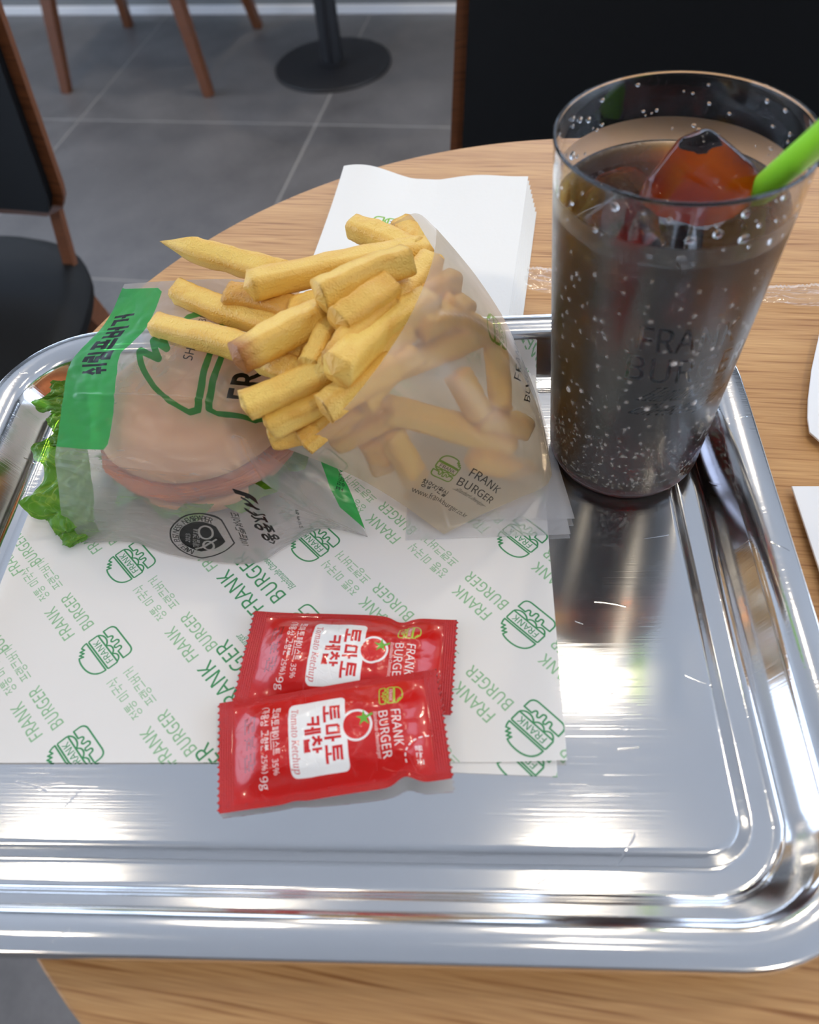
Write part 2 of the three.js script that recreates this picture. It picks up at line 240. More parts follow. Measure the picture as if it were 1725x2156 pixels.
// plywood chair: backrest and seat padded in black, splayed walnut legs
function chair(x, z, turn, label, opt = {}) {
  const g = thing('chair', label, 'chair', V(x, 0, z), turn, 'black padded chairs with walnut legs');
  const y0 = 0.515, y1 = 0.83, lean = 0.27, wb = 0.198, wt = 0.186, zb = -0.19;
  const surf = (s, t, off) => {            // s across, t up; rounded lower and upper corners
    const yy = lerp(y0, y1, t), hw0 = lerp(wb, wt, t), rc = 0.035, d = Math.min(yy - y0, y1 - yy), cut = d < rc ? rc - Math.sqrt(Math.max(0, rc * rc - (rc - d) ** 2)) : 0, hw = hw0 - cut, q = (s - 0.5) * 2, xx = q * hw;
    return V(xx, yy, zb - (yy - y0) * lean + 0.035 * (xx / 0.2) ** 2 + off);
  };
  const shell = (off0, off1, inset) => { const f = (o) => (s, t) => [surf(0.5 + (s - 0.5) * (1 - inset), inset * 0.6 + t * (1 - inset * 1.2), o), s * 0.4, t * 0.3]; const A = grid(28, 26, f(off0)), B = grid(28, 26, f(off1)); 
    const rim = grid(108, 1, (s, t) => { const k = s * 4, e = Math.floor(Math.min(k, 3.999)), q = k - e, [a, b] = [[q, 0], [1, q], [1 - q, 1], [0, 1 - q]][e]; return [surf(0.5 + (a - 0.5) * (1 - inset), inset * 0.6 + b * (1 - inset * 1.2), lerp(off0, off1, t)), s, t * 0.02]; });
    return merge([A, B, rim]); };
  const back = part('backrest', shell(-0.016, -0.004, 0), walnut, g, 'bent walnut plywood shell');
  part('back_pad', shell(-0.004, 0.012, 0.075), M.vinyl, back, 'black padding on the backrest');
  // seat
  const sx = 0.205, seatF = (s, t, yy) => { const a = s * Math.PI * 2, k = 2.7, c = Math.cos(a), n = Math.sin(a), q = Math.pow(Math.abs(c) ** k + Math.abs(n) ** k, -1 / k) * t; return V(c * q * sx, yy(t), -0.035 + n * q * 0.222); };
  const dome = (t) => 0.462 - 0.012 * t * t - (t > 0.93 ? 0.012 * ((t - 0.93) / 0.07) ** 2 : 0);
  part('seat', merge([grid(60, 14, (s, t) => [seatF(s, t, dome), s, t], true), grid(60, 4, (s, t) => [seatF(s, 1, () => lerp(0.438, 0.425, t)), s, t], true)]), M.vinyl, g, 'black padded seat');
  part('seat_shell', grid(60, 6, (s, t) => [seatF(s, 1 - t, () => 0.425), s, t], true), walnut, g);
  const leg = (a, b, ra, rb) => { const dir = b.clone().sub(a), c = new THREE.CylinderGeometry(ra, rb, dir.length(), 4, 1); c.rotateY(Math.PI / 4); c.applyQuaternion(new THREE.Quaternion().setFromUnitVectors(V(0, 1, 0), dir.clone().normalize().negate())); const m = a.clone().add(b).multiplyScalar(0.5); const n = c.toNonIndexed(); n.translate(m.x, m.y, m.z); n.computeVertexNormals(); return n; };
  const fx = opt.fx ?? 0.225, fz = opt.fz ?? 0.22;
  for (const s of [-1, 1]) {
    part('leg', leg(V(s * 0.16, 0.43, 0.17), V(s * fx, 0, fz), 0.026, 0.017), walnut, g);
    part('leg', leg(V(s * 0.165, 0.43, -0.13), V(s * fx, 0, -fz), 0.026, 0.017), walnut, g);
    part('back_post', leg(V(s * 0.165, 0.6, -0.232), V(s * 0.165, 0.4, -0.15), 0.0095, 0.0095), walnut, g);
  }
  return g;
}
chair(0.15, -0.655, TURN, 'black padded chair across the table behind the drink');
chair(-0.665, -0.685, 0.03, 'black padded chair beside the table, near the wrapped burger');
chair(-0.895, -2.535, TURN - 0.02, 'chair with splayed walnut legs at the far round table', { fx: 0.222, fz: 0.222 });

// ---------------------------------------------------------------- the steel tray
const TR = { xL: -0.2073, xR: 0.0898, zB: -0.3002, zF: -0.0771, a: 0.0049, b: 0.0096, c: 0.0107, e: 0.0132, yl: -0.0033 };
{
  // profile: offset from the edge of the raised middle, height; every corner rounded
  const raw = [[-0.006, 0, 0], [0, 0, 0.0015], [TR.a, TR.yl, 0.0012], [TR.a + TR.b, TR.yl, 0.003], [TR.a + TR.b + TR.c - 0.001, 0.0172, 0.0035], [TR.a + TR.b + TR.c + TR.e * 0.5, 0.0196, 0.006], [TR.a + TR.b + TR.c + TR.e, 0.0188, 0.0012], [TR.a + TR.b + TR.c + TR.e + 0.0006, 0.0158, 0]];
  const prof = [];
  raw.forEach(([o, y, r], i) => {
    if (!r || !i || i === raw.length - 1) { prof.push([o, y]); return; }
    const A = new THREE.Vector2(raw[i - 1][0] - o, raw[i - 1][1] - y), B = new THREE.Vector2(raw[i + 1][0] - o, raw[i + 1][1] - y), la = Math.min(r, A.length() * 0.48), lb = Math.min(r, B.length() * 0.48);
    A.normalize(); B.normalize();
    for (let k = 0; k <= 6; k++) { const t = k / 6, x = (1 - t) ** 2 * la, z = t * t * lb; prof.push([o + A.x * x + B.x * z, y + A.y * x + B.y * z]); }
  });
  const R0 = 0.013, NC = 14, cx = (TR.xL + TR.xR) / 2, cz = (TR.zB + TR.zF) / 2;
  const loop = (o) => { const r = Math.max(0.002, R0 + o), out = [], X0 = TR.xL - o, X1 = TR.xR + o, Z0 = TR.zB - o, Z1 = TR.zF + o;
    for (const [px, pz, a0] of [[X1 - r, Z1 - r, 0], [X0 + r, Z1 - r, 0.5], [X0 + r, Z0 + r, 1], [X1 - r, Z0 + r, 1.5]]) for (let k = 0; k <= NC; k++) { const a = (a0 + 0.5 * (k / NC)) * Math.PI; out.push([px + r * Math.cos(a), pz + r * Math.sin(a)]); }
    return out; };
  const pos = [], uv = [], idx = [], n = (NC + 1) * 4, T = 0.0007;
  const addRing = (o, y) => { for (const [x, z] of loop(o)) { pos.push(x, y, z); uv.push(x, z); } };
  const rings = [...prof, ...prof.slice().reverse().map(([o, y]) => [o - 0.0003, y - T])];
  pos.push(cx, 0, cz); uv.push(cx, cz);
  rings.forEach(([o, y]) => addRing(o, y));
  pos.push(cx, -T, cz); uv.push(cx, cz);
  for (let k = 0; k < n; k++) { idx.push(0, 1 + ((k + 1) % n), 1 + k); }
  for (let j = 0; j < rings.length - 1; j++) for (let k = 0; k < n; k++) { const a = 1 + j * n + k, b = 1 + j * n + ((k + 1) % n), c = a + n, d = b + n; idx.push(a, b, c, b, d, c); }
  const last = 1 + (rings.length - 1) * n; for (let k = 0; k < n; k++) idx.push(last + k, last + ((k + 1) % n), pos.length / 3 - 1);
  const g = new THREE.BufferGeometry(); g.setAttribute('position', new THREE.Float32BufferAttribute(pos, 3)); g.setAttribute('uv', new THREE.Float32BufferAttribute(uv, 2)); g.setIndex(idx); g.computeVertexNormals(); g.translate(-cx, 0, -cz);
  // fine horizontal brushing and a few scratches
  const [c, x] = canvas(2048, 2048);
  x.fillStyle = '#808080'; x.fillRect(0, 0, 2048, 2048);
  for (let i = 0; i < 9000; i++) { const v = Math.floor(rr(96, 160)); x.strokeStyle = `rgba(${v},${v},${v},0.35)`; x.lineWidth = rr(0.6, 1.6); const px = rr(0, 2048), py = rr(0, 2048), l = rr(40, 500); x.beginPath(); x.moveTo(px, py); x.lineTo(px + l, py + rr(-2, 2)); x.stroke(); }
  for (let i = 0; i < 150; i++) { x.strokeStyle = rnd() < 0.6 ? 'rgba(255,255,255,0.8)' : 'rgba(10,10,10,0.8)'; x.lineWidth = rr(0.8, 2); const px = rr(0, 2048), py = rr(0, 2048), a = rr(-1.2, 1.2), l = rr(8, 70); x.beginPath(); x.moveTo(px, py); x.quadraticCurveTo(px + l * Math.cos(a) * 0.5 + rr(-5, 5), py + l * Math.sin(a) * 0.5 + rr(-5, 5), px + l * Math.cos(a), py + l * Math.sin(a)); x.stroke(); }
  const bump = tex(c, false, [1 / 0.4, 1 / 0.4]);
  const smudge = noiseTex(512, (a, b) => { const q = 0.5 + 0.5 * wrapN(a, b, 5) + 0.3 * wrapN(a, b, 17, 3) + 0.15 * wrapN(a, b, 61, 6); return [0, 150 + 60 * q, 255]; }, false, [1 / 0.4, 1 / 0.4]);
  const steel = mat('brushed stainless steel', { color: new THREE.Color().setRGB(0.88, 0.875, 0.87), metalness: 1, roughness: 0.155, roughnessMap: smudge, bumpMap: bump, bumpScale: 0.00017, anisotropy: 0.4, anisotropyRotation: 0 });
  const o = solo('serving_tray', g, steel, 'rectangular stainless steel tray with raised middle and wide rim on the oak table', 'tray');
  o.position.set(cx, TRAY, cz);
}

// ---------------------------------------------------------------- printed mats
const GREEN = [58, 146, 88], PALE = [150, 196, 150];
const css = (c, a = 1) => `rgba(${c[0]},${c[1]},${c[2]},${a})`;
const matX0 = -0.213, matX1 = 0.0395, matZ0 = -0.338, matZ1 = -0.1;
const [matCanvas, mc] = canvas(2048, 1930);
{
  const K = 2048 / ((matX1 - matX0) * 1000);   // canvas pixels per millimetre
  mc.fillStyle = '#f3f0ec'; mc.fillRect(0, 0, 2048, 1930);
  const ang = (-134 * Math.PI) / 180;
  const put = (x, z, f) => { mc.save(); mc.translate((x - matX0 * 1000) * K, (z - matZ0 * 1000) * K); mc.rotate(ang); mc.scale(K, K); f(); mc.restore(); };
  const fb = () => { mc.fillStyle = css(PALE); fitText(mc, 'FRANK', -10, -9.5, 20, 5.2); fitText(mc, 'BURGER', -11.5, -1, 23, 5.2); };
  const kor = () => { mc.strokeStyle = mc.fillStyle = css(PALE); hangul(mc, '정통 미국식', -11.5, -7, 5.2, 0.07, 0.76); hangul(mc, '프랭크버거', -10.5, 0.4, 5.2, 0.07, 0.76); };
  const logo = () => { mc.save(); mc.translate(-9.5, -10); mc.scale(19, 19); emblem(mc, css(GREEN), css(GREEN), 0.035); mc.restore(); };
  const big = () => { mc.fillStyle = css(GREEN); fitText(mc, 'FRANK', -14, -10, 28, 7); fitText(mc, 'BURGER', -16, 0.5, 33, 7); fitText(mc, 'Handmade Cheeseburger', -15, 10, 30, 3, 'serif', 0.2); };
  const P = 44.3;
  for (const [x, z, f] of [[-207, -204.6, fb], [-193, -190.7, kor], [-173, -171.6, fb], [-155, -153.2, logo], [-137.5, -136, kor], [-117, -117, fb], [-96.5, -141.7, big], [-72, -207.4, logo], [-55, -192.1, kor], [-35.5, -174.8, fb], [-17, -200.4, kor], [4, -179.9, fb], [20.6, -163.6, logo], [38, -147, fb]]) for (let k = -6; k <= 6; k++) put(x, z + k * P, f);
}
const matTex = tex(matCanvas);
const matPaper = mat('coated greaseproof mat paper', { map: matTex, roughness: 0.5, transmission: 0.14, thickness: 0, bumpMap: paperGrain, bumpScale: 0.00003 });
function sheet(name, corners, h, m, label, category, group, { bend = () => 0, nu = 40, nv = 40, uvf } = {}) {    // corners: back left, back right, front left, front right, as [x, z]
  const [a, b, c, d] = corners, o = V((a[0] + d[0]) / 2, TRAY, (a[1] + d[1]) / 2);
  const g = grid(nu, nv, (s, t) => { const x = lerp(lerp(a[0], b[0], s), lerp(c[0], d[0], s), t), z = lerp(lerp(a[1], b[1], s), lerp(c[1], d[1], s), t); const q = uvf ? uvf(x, z, s, t) : [s, 1 - t]; return [V(x - o.x, h + bend(s, t, x, z), z - o.z), q[0], q[1]]; });
  const r = solo(name, g, m, label, category, group); r.position.copy(o); return r;
}
// the mats climb the ledge behind the food a little
const backRise = (s, t, x, z) => (z < TR.zB - 0.0125 ? (TR.zB - 0.0125 - z) * 1.75 : 0);
sheet('tray_mat', [[matX0 + 0.004, -0.3215], [0.0345, -0.3215], [matX0 + 0.003, -0.1105], [0.0288, -0.1022]], 0.00035, matPaper, 'lower printed paper mat showing a grey strip under the upper one', 'tray mat', 'printed paper mats on the tray', { bend: backRise, uvf: (x, z) => [(x + 0.004 - matX0) / (matX1 - matX0), 1 - (z - 0.009 - matZ0) / (matZ1 - matZ0)] });
sheet('tray_mat', [[matX0 + 0.001, -0.319], [0.0338, -0.319], [matX0 + 0.001, -0.1058], [0.0325, -0.1075]], 0.0009, matPaper, 'upper white paper mat printed with green burger emblems and lettering', 'tray mat', 'printed paper mats on the tray', { bend: (s, t, x, z) => backRise(s, t, x, z) + 0.0016 * smooth(s, 0.9, 1) * smooth(t, 0.5, 1), nu: 60, uvf: (x, z) => [(x - matX0) / (matX1 - matX0), 1 - (z - matZ0) / (matZ1 - matZ0)] });
const glassine = mat('clear greaseproof paper', { color: new THREE.Color().setRGB(0.86, 0.86, 0.87), roughness: 0.35, transmission: 0.74, thickness: 0, bumpMap: crinkle, bumpScale: 0.0004 });
sheet('greaseproof_sheet', [[-0.03, -0.318], [0.033, -0.311], [-0.03, -0.2074], [0.0428, -0.2092]], 0.0016, glassine, 'lower translucent greaseproof sheet under the pouch of fries', 'paper sheet', 'translucent sheets under the fries');
sheet('greaseproof_sheet', [[-0.028, -0.318], [0.031, -0.312], [-0.028, -0.2174], [0.0452, -0.2168]], 0.0028, glassine, 'upper translucent greaseproof sheet under the pouch of fries', 'paper sheet', 'translucent sheets under the fries');

// ---------------------------------------------------------------- surfaces spanned by four edges
function patch(back, front, left, right, bulge = () => 0) {   // each edge: [px, py, height] points; back and front run left to right, left and right run back to front
  const cv = (e) => new THREE.CatmullRomCurve3(e.map((q) => tp(...q)));
  const B = cv(back), Fr = cv(front), L = cv(left), R = cv(right), c00 = B.getPoint(0), c10 = B.getPoint(1), c01 = Fr.getPoint(0), c11 = Fr.getPoint(1);
  const base = (s, t) => {
    const p = B.getPoint(s).multiplyScalar(1 - t).addScaledVector(Fr.getPoint(s), t).addScaledVector(L.getPoint(t), 1 - s).addScaledVector(R.getPoint(t), s);
    return p.addScaledVector(c00, -(1 - s) * (1 - t)).addScaledVector(c10, -s * (1 - t)).addScaledVector(c01, -(1 - s) * t).addScaledVector(c11, -s * t);
  };
  const f = (s, t) => { const p = base(s, t), b = bulge(s, t); p.y += typeof b === 'number' ? b : b[0]; return p; };
  const N = 72, px = [];
  for (let j = 0; j <= N; j++) for (let i = 0; i <= N; i++) px.push(toPixel(f(i / N, j / N)));
  f.find = (x, y) => {                        // where on the sheet a mark stands
    let best = 1e18, s = 0, t = 0;
    px.forEach(([a, b], k) => { const d = (a - x) ** 2 + (b - y) ** 2; if (d < best) { best = d; s = (k % (N + 1)) / N; t = Math.floor(k / (N + 1)) / N; } });
    for (let h = 0.5 / N; h > 1e-4; h *= 0.6) for (let it = 0; it < 4; it++) { let moved = false; for (const [ds, dt] of [[h, 0], [-h, 0], [0, h], [0, -h]]) { const a = clamp(s + ds, 0, 1), b = clamp(t + dt, 0, 1), [u, v] = toPixel(f(a, b)), d = (u - x) ** 2 + (v - y) ** 2; if (d < best) { best = d; s = a; t = b; moved = true; } } if (!moved) break; }
    return [s, t];
  };
  return f;
}
const patchGeo = (f, nu, nv, origin) => { const g = grid(nu, nv, (s, t) => [f(s, t).sub(origin), s, 1 - t]); return g; };
const ridge = (s, t, s0, t0, s1, t1, w, a) => { const dx = s1 - s0, dy = t1 - t0, k = clamp(((s - s0) * dx + (t - t0) * dy) / (dx * dx + dy * dy), 0, 1), d = Math.hypot(s - s0 - k * dx, t - t0 - k * dy); return a * Math.max(0, 1 - d / w); };
class Print {                                 // ink on a patch; marks are given by the corners of their frames
  constructor(f, w, h, ground) { this.f = f; this.w = w; this.h = h; [this.c, this.x] = canvas(w, h); this.x.fillStyle = ground; this.x.fillRect(0, 0, w, h); }
  p(q) { const [s, t] = this.f.find(q[0], q[1]); return [s * this.w, t * this.h]; }
  poly(points, color, width, closed = true) { const x = this.x; x.beginPath(); points.map((q) => (q.length === 3 ? [q[0] * this.w, q[1] * this.h] : this.p(q))).forEach(([a, b], i) => x[i ? 'lineTo' : 'moveTo'](a, b)); if (closed) x.closePath(); if (width) { x.lineJoin = 'round'; x.lineCap = 'round'; x.strokeStyle = color; x.lineWidth = width; x.stroke(); } else { x.fillStyle = color; x.fill(); } }
  frame(o, ex, ey, draw) { const O = this.p(o), X = this.p(ex), Y = this.p(ey), x = this.x; x.save(); x.transform(X[0] - O[0], X[1] - O[1], Y[0] - O[0], Y[1] - O[1], O[0], O[1]); draw(x); x.restore(); }   // o -> (0,0), ex -> (1,0), ey -> (0,1)
}

// ---------------------------------------------------------------- the wrapped burger
const BURGER = V(-0.128, TRAY, -0.262);
const wrapTop = patch(
  [[262, 598, 0.062], [380, 590, 0.064], [500, 588, 0.063], [600, 600, 0.06]],
  [[115, 965, 0.044], [260, 984, 0.0455], [410, 1000, 0.044], [555, 1022, 0.038], [660, 1074, 0.016], [775, 1130, 0.0022]],
  [[262, 598, 0.062], [222, 680, 0.058], [150, 762, 0.053], [133, 840, 0.05], [121, 925, 0.046], [115, 965, 0.044]],
  [[600, 600, 0.06], [640, 760, 0.053], [690, 930, 0.034], [740, 1040, 0.012], [775, 1130, 0.0022]],
  (s, t) => { const dome = Math.exp(-(((s - 0.36) / 0.3) ** 2) - ((t - 0.42) / 0.34) ** 2); return 0.004 * dome * Math.sin(Math.PI * s) ** 0.5 * Math.sin(Math.PI * t) ** 0.5 + (0.0006 * noise(s * 14, t * 12, 2) + 0.00035 * noise(s * 34, t * 30, 5)) * Math.sin(Math.PI * t) + ridge(s, t, 0.57, 0.72, 0.6, 1, 0.03, 0.003) + ridge(s, t, 0.05, 0.58, 0.5, 0.55, 0.015, 0.0012); });
const wrapFront = patch(
  [[115, 965, 0.044], [260, 984, 0.0455], [410, 1000, 0.044], [555, 1022, 0.038], [660, 1074, 0.016], [775, 1130, 0.0022]],
  [[133, 1118, 0.003], [169, 1140, 0.0022], [273, 1141, 0.0022], [360, 1167, 0.0022], [465, 1184, 0.0022], [545, 1184, 0.0022], [600, 1152, 0.0022], [680, 1113, 0.0022], [775, 1130, 0.0022]],
  [[115, 965, 0.044], [124, 1035, 0.026], [129, 1085, 0.012], [133, 1118, 0.003]],
  [[775, 1130, 0.0022], [775, 1130, 0.0022]],
  (s, t) => (0.0005 * noise(s * 16, t * 9, 9) + 0.0003 * noise(s * 40, t * 20, 4)) * Math.sin(Math.PI * t) + ridge(s, t, 0.4, 0, 0.52, 0.6, 0.02, 0.0015) - ridge(s, t, 0.6, 0, 0.56, 0.62, 0.03, 0.003) + ridge(s, t, 0, 0.8, 0.45, 0.86, 0.04, 0.001));
{
  const g = thing('burger_wrapper', 'translucent paper wrapper with green band and burger drawing around the burger', 'wrapper', BURGER.clone());
  const PAPER = '#edebe9', K = '#141414', GR = '#4cb05e';
  const T = new Print(wrapTop, 1792, 1408, PAPER);
  const BAND = [[0, 0.02, 0], [263, 608], [333, 606], [341, 614], [330, 645], [301, 699], [254, 744], [247, 783], [239, 866], [227, 935], [218, 947], [180, 946], [119, 940], [0, 0.93, 0]], STRIPE = [[672, 962], [700, 968], [752, 1010], [766, 1060], [774, 1112], [716, 1068], [694, 1025]];
  const through = new Print(wrapTop, 896, 704, '#ffffff'); through.poly(BAND, '#8a8a8a'); through.poly(STRIPE, '#8a8a8a');   // inked paper lets less light through
  T.poly(BAND, '#3fb45a');
  T.frame([169, 790], [243, 662], [226, 786], (x) => { x.strokeStyle = x.fillStyle = K; x.save(); x.scale(1 / 5.1, 1); hangul(x, '쉬림프버거', 0, 0, 1, 0.19, 0.95); x.restore(); });
  T.poly([[294, 737], [303, 780], [325, 815], [357, 845], [399, 868], [416, 863], [426, 803], [447, 734], [475, 660], [440, 652], [395, 668], [372, 690], [368, 712], [340, 700], [352, 735], [322, 715], [335, 756], [294, 737]], GR, 40);
  T.poly([[493, 668], [465, 755], [440, 845], [440, 862], [458, 871], [534, 885], [556, 880], [575, 800], [600, 720], [610, 690]], GR, 40, false);
  T.frame([474, 842], [534, 660], [538, 850], (x) => { x.fillStyle = K; x.save(); x.font = 'bold 100px sans-serif'; const mw = x.measureText('FRANK').width; x.translate(0, 1); x.scale(1 / mw, 1 / 73); x.fillText('FRANK', 0, 0); x.restore(); });
  T.frame([384, 756], [432, 612], [404, 760], (x) => { x.fillStyle = '#332c28'; fitText(x, 'SHRIMP BURGER', 0, 0, 1, 1); });
  T.poly(STRIPE, '#37ac50');
  T.frame([706, 1030], [716, 984], [722, 1036], (x) => { x.strokeStyle = x.fillStyle = '#123c1d'; x.save(); x.scale(1 / 4.4, 1); hangul(x, '포장버거', 0, 0, 1, 0.1); x.restore(); });
  const Fp = new Print(wrapFront, 1536, 640, PAPER);
  Fp.frame([358, 1070], [494, 1084], [352, 1164], (x) => {       // round award mark with a point to the right
    const drop = (k) => { x.beginPath(); x.moveTo(0.5 + 0.52 * k, 0.5 + 0.05 * k); x.quadraticCurveTo(0.5 + 0.36 * k, 0.5 + 0.32 * k, 0.5, 0.5 + 0.48 * k); x.ellipse(0.5, 0.5, 0.48 * k, 0.48 * k, 0, Math.PI / 2, Math.PI * 1.72); x.closePath(); };
    x.fillStyle = '#101010'; drop(1); x.fill(); x.fillStyle = PAPER; drop(0.95); x.fill(); x.fillStyle = '#101010'; drop(0.68); x.fill();
    x.fillStyle = '#101010'; [...'MAEIL BUSINESS NEWSPAPER'].forEach((ch, i) => { const a = Math.PI * (0.62 + (i / 23) * 0.98); x.save(); x.translate(0.5 + 0.385 * Math.cos(a), 0.5 + 0.385 * Math.sin(a)); x.rotate(a + Math.PI / 2); x.scale(0.0013, 0.0013); x.font = '100px sans-serif'; x.fillText(ch, -30, 36); x.restore(); });
    x.strokeStyle = '#e8e6e4'; x.lineWidth = 0.035; x.beginPath(); x.ellipse(0.56, 0.38, 0.1, 0.13, 0, 0, 7); x.stroke(); x.beginPath(); x.ellipse(0.6, 0.66, 0.075, 0.1, 0, 0, 7); x.stroke(); x.beginPath(); x.moveTo(0.42, 0.8); x.lineTo(0.72, 0.5); x.stroke();
    x.save(); x.translate(0.37, 0.74); x.rotate(-Math.PI / 2); x.fillStyle = x.strokeStyle = '#e8e6e4'; hangul(x, '매일경제', 0, 0, 0.105, 0.09); x.font = '0.09px sans-serif'; x.save(); x.translate(0.1, -0.035); x.scale(0.001, 0.001); x.font = '90px sans-serif'; x.fillText('2023', 0, 0); x.restore(); x.restore();
  });
  Fp.frame([530, 1150], [500, 1076], [512, 1150], (x) => { x.fillStyle = x.strokeStyle = '#2a2a2a'; x.save(); x.scale(1 / 7.2, 1); hangul(x, '100대프랜차이즈', 0, 0, 1, 0.1, 0.85); x.restore(); });
  Fp.frame([598, 1140], [540, 1050], [566, 1148], (x) => { x.fillStyle = x.strokeStyle = '#161616'; x.save(); x.scale(1 / 4.3, 1); hangul(x, '<용중자세', 0, 0, 1, 0.14, 0.9); x.restore(); });
  Fp.frame([640, 1112], [628, 1070], [632, 1113], (x) => { x.fillStyle = x.strokeStyle = '#2a2a2a'; x.save(); x.scale(1 / 4, 1); hangul(x, '조리부침', 0, 0, 1, 0.1); x.restore(); });
  const paper = (c, o) => mat('printed greaseproof paper', { map: tex(c), ...o, roughness: 0.3, transmission: 0.87, thickness: 0, ior: 1.45, bumpMap: crinkle, bumpScale: 0.0022 });
  part('top_panel', patchGeo(wrapTop, 110, 90, BURGER), paper(T.c, { transmissionMap: tex(through.c, false) }), g, 'upper face with green band and lettering');
  part('side_panel', patchGeo(wrapFront, 110, 40, BURGER), paper(Fp.c), g, 'near side with round black mark');
  const plain = mat('plain greaseproof paper', { color: rgb(236, 234, 232), roughness: 0.36, transmission: 0.82, thickness: 0, ior: 1.45, bumpMap: crinkle, bumpScale: 0.0009 });
  const bottom = (s) => { const p = wrapFront(s, 1); p.y = TRAY + 0.0022; return p; }, backEdge = (s) => wrapTop(s, 0);
  const foot = (s) => { const p = backEdge(s); return V(lerp(p.x, -0.12, 0.12), TRAY + 0.0018, Math.max(p.z + 0.022, -0.3)); };
  part('bottom_panel', grid(40, 10, (s, t) => [foot(s).lerp(bottom(s), t).sub(BURGER), s, t]), plain, g);
  part('back_panel', grid(40, 10, (s, t) => [backEdge(s).lerp(foot(s), t).sub(BURGER), s, t]), plain, g);
}
// the burger inside: bun, patty, leaf
{
  const bunTex = noiseTex(256, (x, y) => { const n = wrapN(x, y, 5) + 0.5 * wrapN(x, y, 14, 2); return [214 + 22 * n, 158 + 30 * n, 108 + 34 * n]; }, true);
  const bunMat = mat('soft burger bun', { map: bunTex, roughness: 0.75 });
  const crumb = noiseTex(256, (x, y) => { const n = wrapN(x, y, 22) + 0.7 * wrapN(x, y, 48, 2); return [204 + 40 * n, 112 + 34 * n, 58 + 26 * n]; }, true);
  const pattyMat = mat('breaded fried patty', { map: crumb, bumpMap: crumb, bumpScale: 0.0015, roughness: 0.8 });
  const g = thing('burger', 'burger with breaded patty inside the translucent wrapper', 'burger', BURGER.clone());
  const lathe = (pts, wob = 0, fz = 1) => { const l = new THREE.LatheGeometry(pts.map(([a, b]) => new THREE.Vector2(a, b)), 64), p = l.attributes.position; for (let i = 0; i < p.count; i++) { const x = p.getX(i), y = p.getY(i), z = p.getZ(i), k = 1 + wob * noise(x * 60, y * 70, z * 60); p.setXYZ(i, x * k, y, z * k * fz); } const m = mergeVertices(l.deleteAttribute('normal'), 1e-5); m.computeVertexNormals(); return m; };
  part('bun_bottom', lathe([[0, 0.0035], [0.036, 0.0035], [0.042, 0.007], [0.0435, 0.012], [0.041, 0.0145], [0, 0.0145]], 0.03), bunMat, g);
  part('patty', lathe([[0, 0.0165], [0.042, 0.0155], [0.0475, 0.018], [0.0485, 0.0225], [0.046, 0.0265], [0, 0.0275]], 0.07, 0.92), pattyMat, g, 'orange brown breaded patty');
  part('bun_top', lathe([[0, 0.0285], [0.041, 0.0282], [0.0452, 0.031], [0.0452, 0.035], [0.042, 0.041], [0.034, 0.0465], [0.02, 0.0505], [0, 0.052]], 0.02, 0.95), bunMat, g, 'pale golden upper bun');
  // lettuce: one ruffled leaf between bun and patty that hangs out of the open end
  const leafTex = noiseTex(512, (x, y) => { const v = Math.abs(wrapN(x, y, 7)), w = Math.abs(wrapN(x, y, 16, 3)), k = 0.5 * wrapN(x, y, 4, 8); const vein = Math.max(0, 0.08 - v) * 5 + Math.max(0, 0.06 - w) * 4; return [92 + 48 * k + 90 * vein, 150 + 34 * k + 50 * vein, 34 + 18 * k + 40 * vein]; }, true);
  const leafMat = mat('lettuce', { map: leafTex, roughness: 0.42, transmission: 0.3, thickness: 0, bumpMap: leafTex, bumpScale: 0.0016 });
  part('lettuce_bed', grid(90, 10, (s, t) => { const a = s * Math.PI * 2, ru = 1 + 0.07 * Math.sin(a * 9) * t + 0.04 * Math.sin(a * 17 + 1) * t, r = lerp(0.02, 0.051, t) * ru; return [V(r * Math.cos(a), 0.0165 + (0.003 * Math.sin(a * 9 + 1) + 0.002 * Math.sin(a * 16)) * t * t - 0.006 * t * t, r * Math.sin(a) * 0.9), r * Math.cos(a) * 9, r * Math.sin(a) * 9]; }, true), leafMat, g, 'green lettuce between the layers');
  const frond = (outer, inner, label, wav = 1) => {     // outer and inner edges as [px, py, height]
    const A = new THREE.CatmullRomCurve3(outer.map((q) => tp(...q))), B = new THREE.CatmullRomCurve3(inner.map((q) => tp(...q)));
    part('lettuce_leaf', grid(70, 24, (s, t) => { const a = A.getPoint(s), b = B.getPoint(s), p = a.lerp(b, t); const e = (1 - t) ** 1.5; p.y += wav * (0.0028 * Math.sin(s * 23 + t * 3) * e + 0.0022 * noise(s * 9, t * 5, 3) + 0.0012 * noise(s * 22, t * 14, 8)); p.x += 0.0012 * noise(s * 26, t * 6, 1) * e; p.z += 0.001 * noise(s * 24, t * 6, 5) * e; return [p.sub(BURGER), s * 1.1, t * 0.55]; }), leafMat, g, label);
  };
  frond([[122, 803, 0.04], [104, 812, 0.038], [106, 832, 0.036], [70, 840, 0.034], [72, 856, 0.032], [96, 868, 0.03], [126, 868, 0.03]], [[180, 806, 0.038], [182, 815, 0.038], [184, 825, 0.037], [185, 835, 0.036], [185, 845, 0.035], [185, 855, 0.034], [186, 868, 0.034]], 'curled tip of lettuce at the open end', 0.6);
  frond([[122, 868, 0.034], [101, 875, 0.034], [101, 893, 0.032], [114, 908, 0.03], [104, 922, 0.028], [106, 934, 0.027]], [[190, 860, 0.034], [190, 875, 0.034], [190, 890, 0.033], [190, 905, 0.032], [190, 925, 0.03], [190, 945, 0.03]], undefined, 0.6);
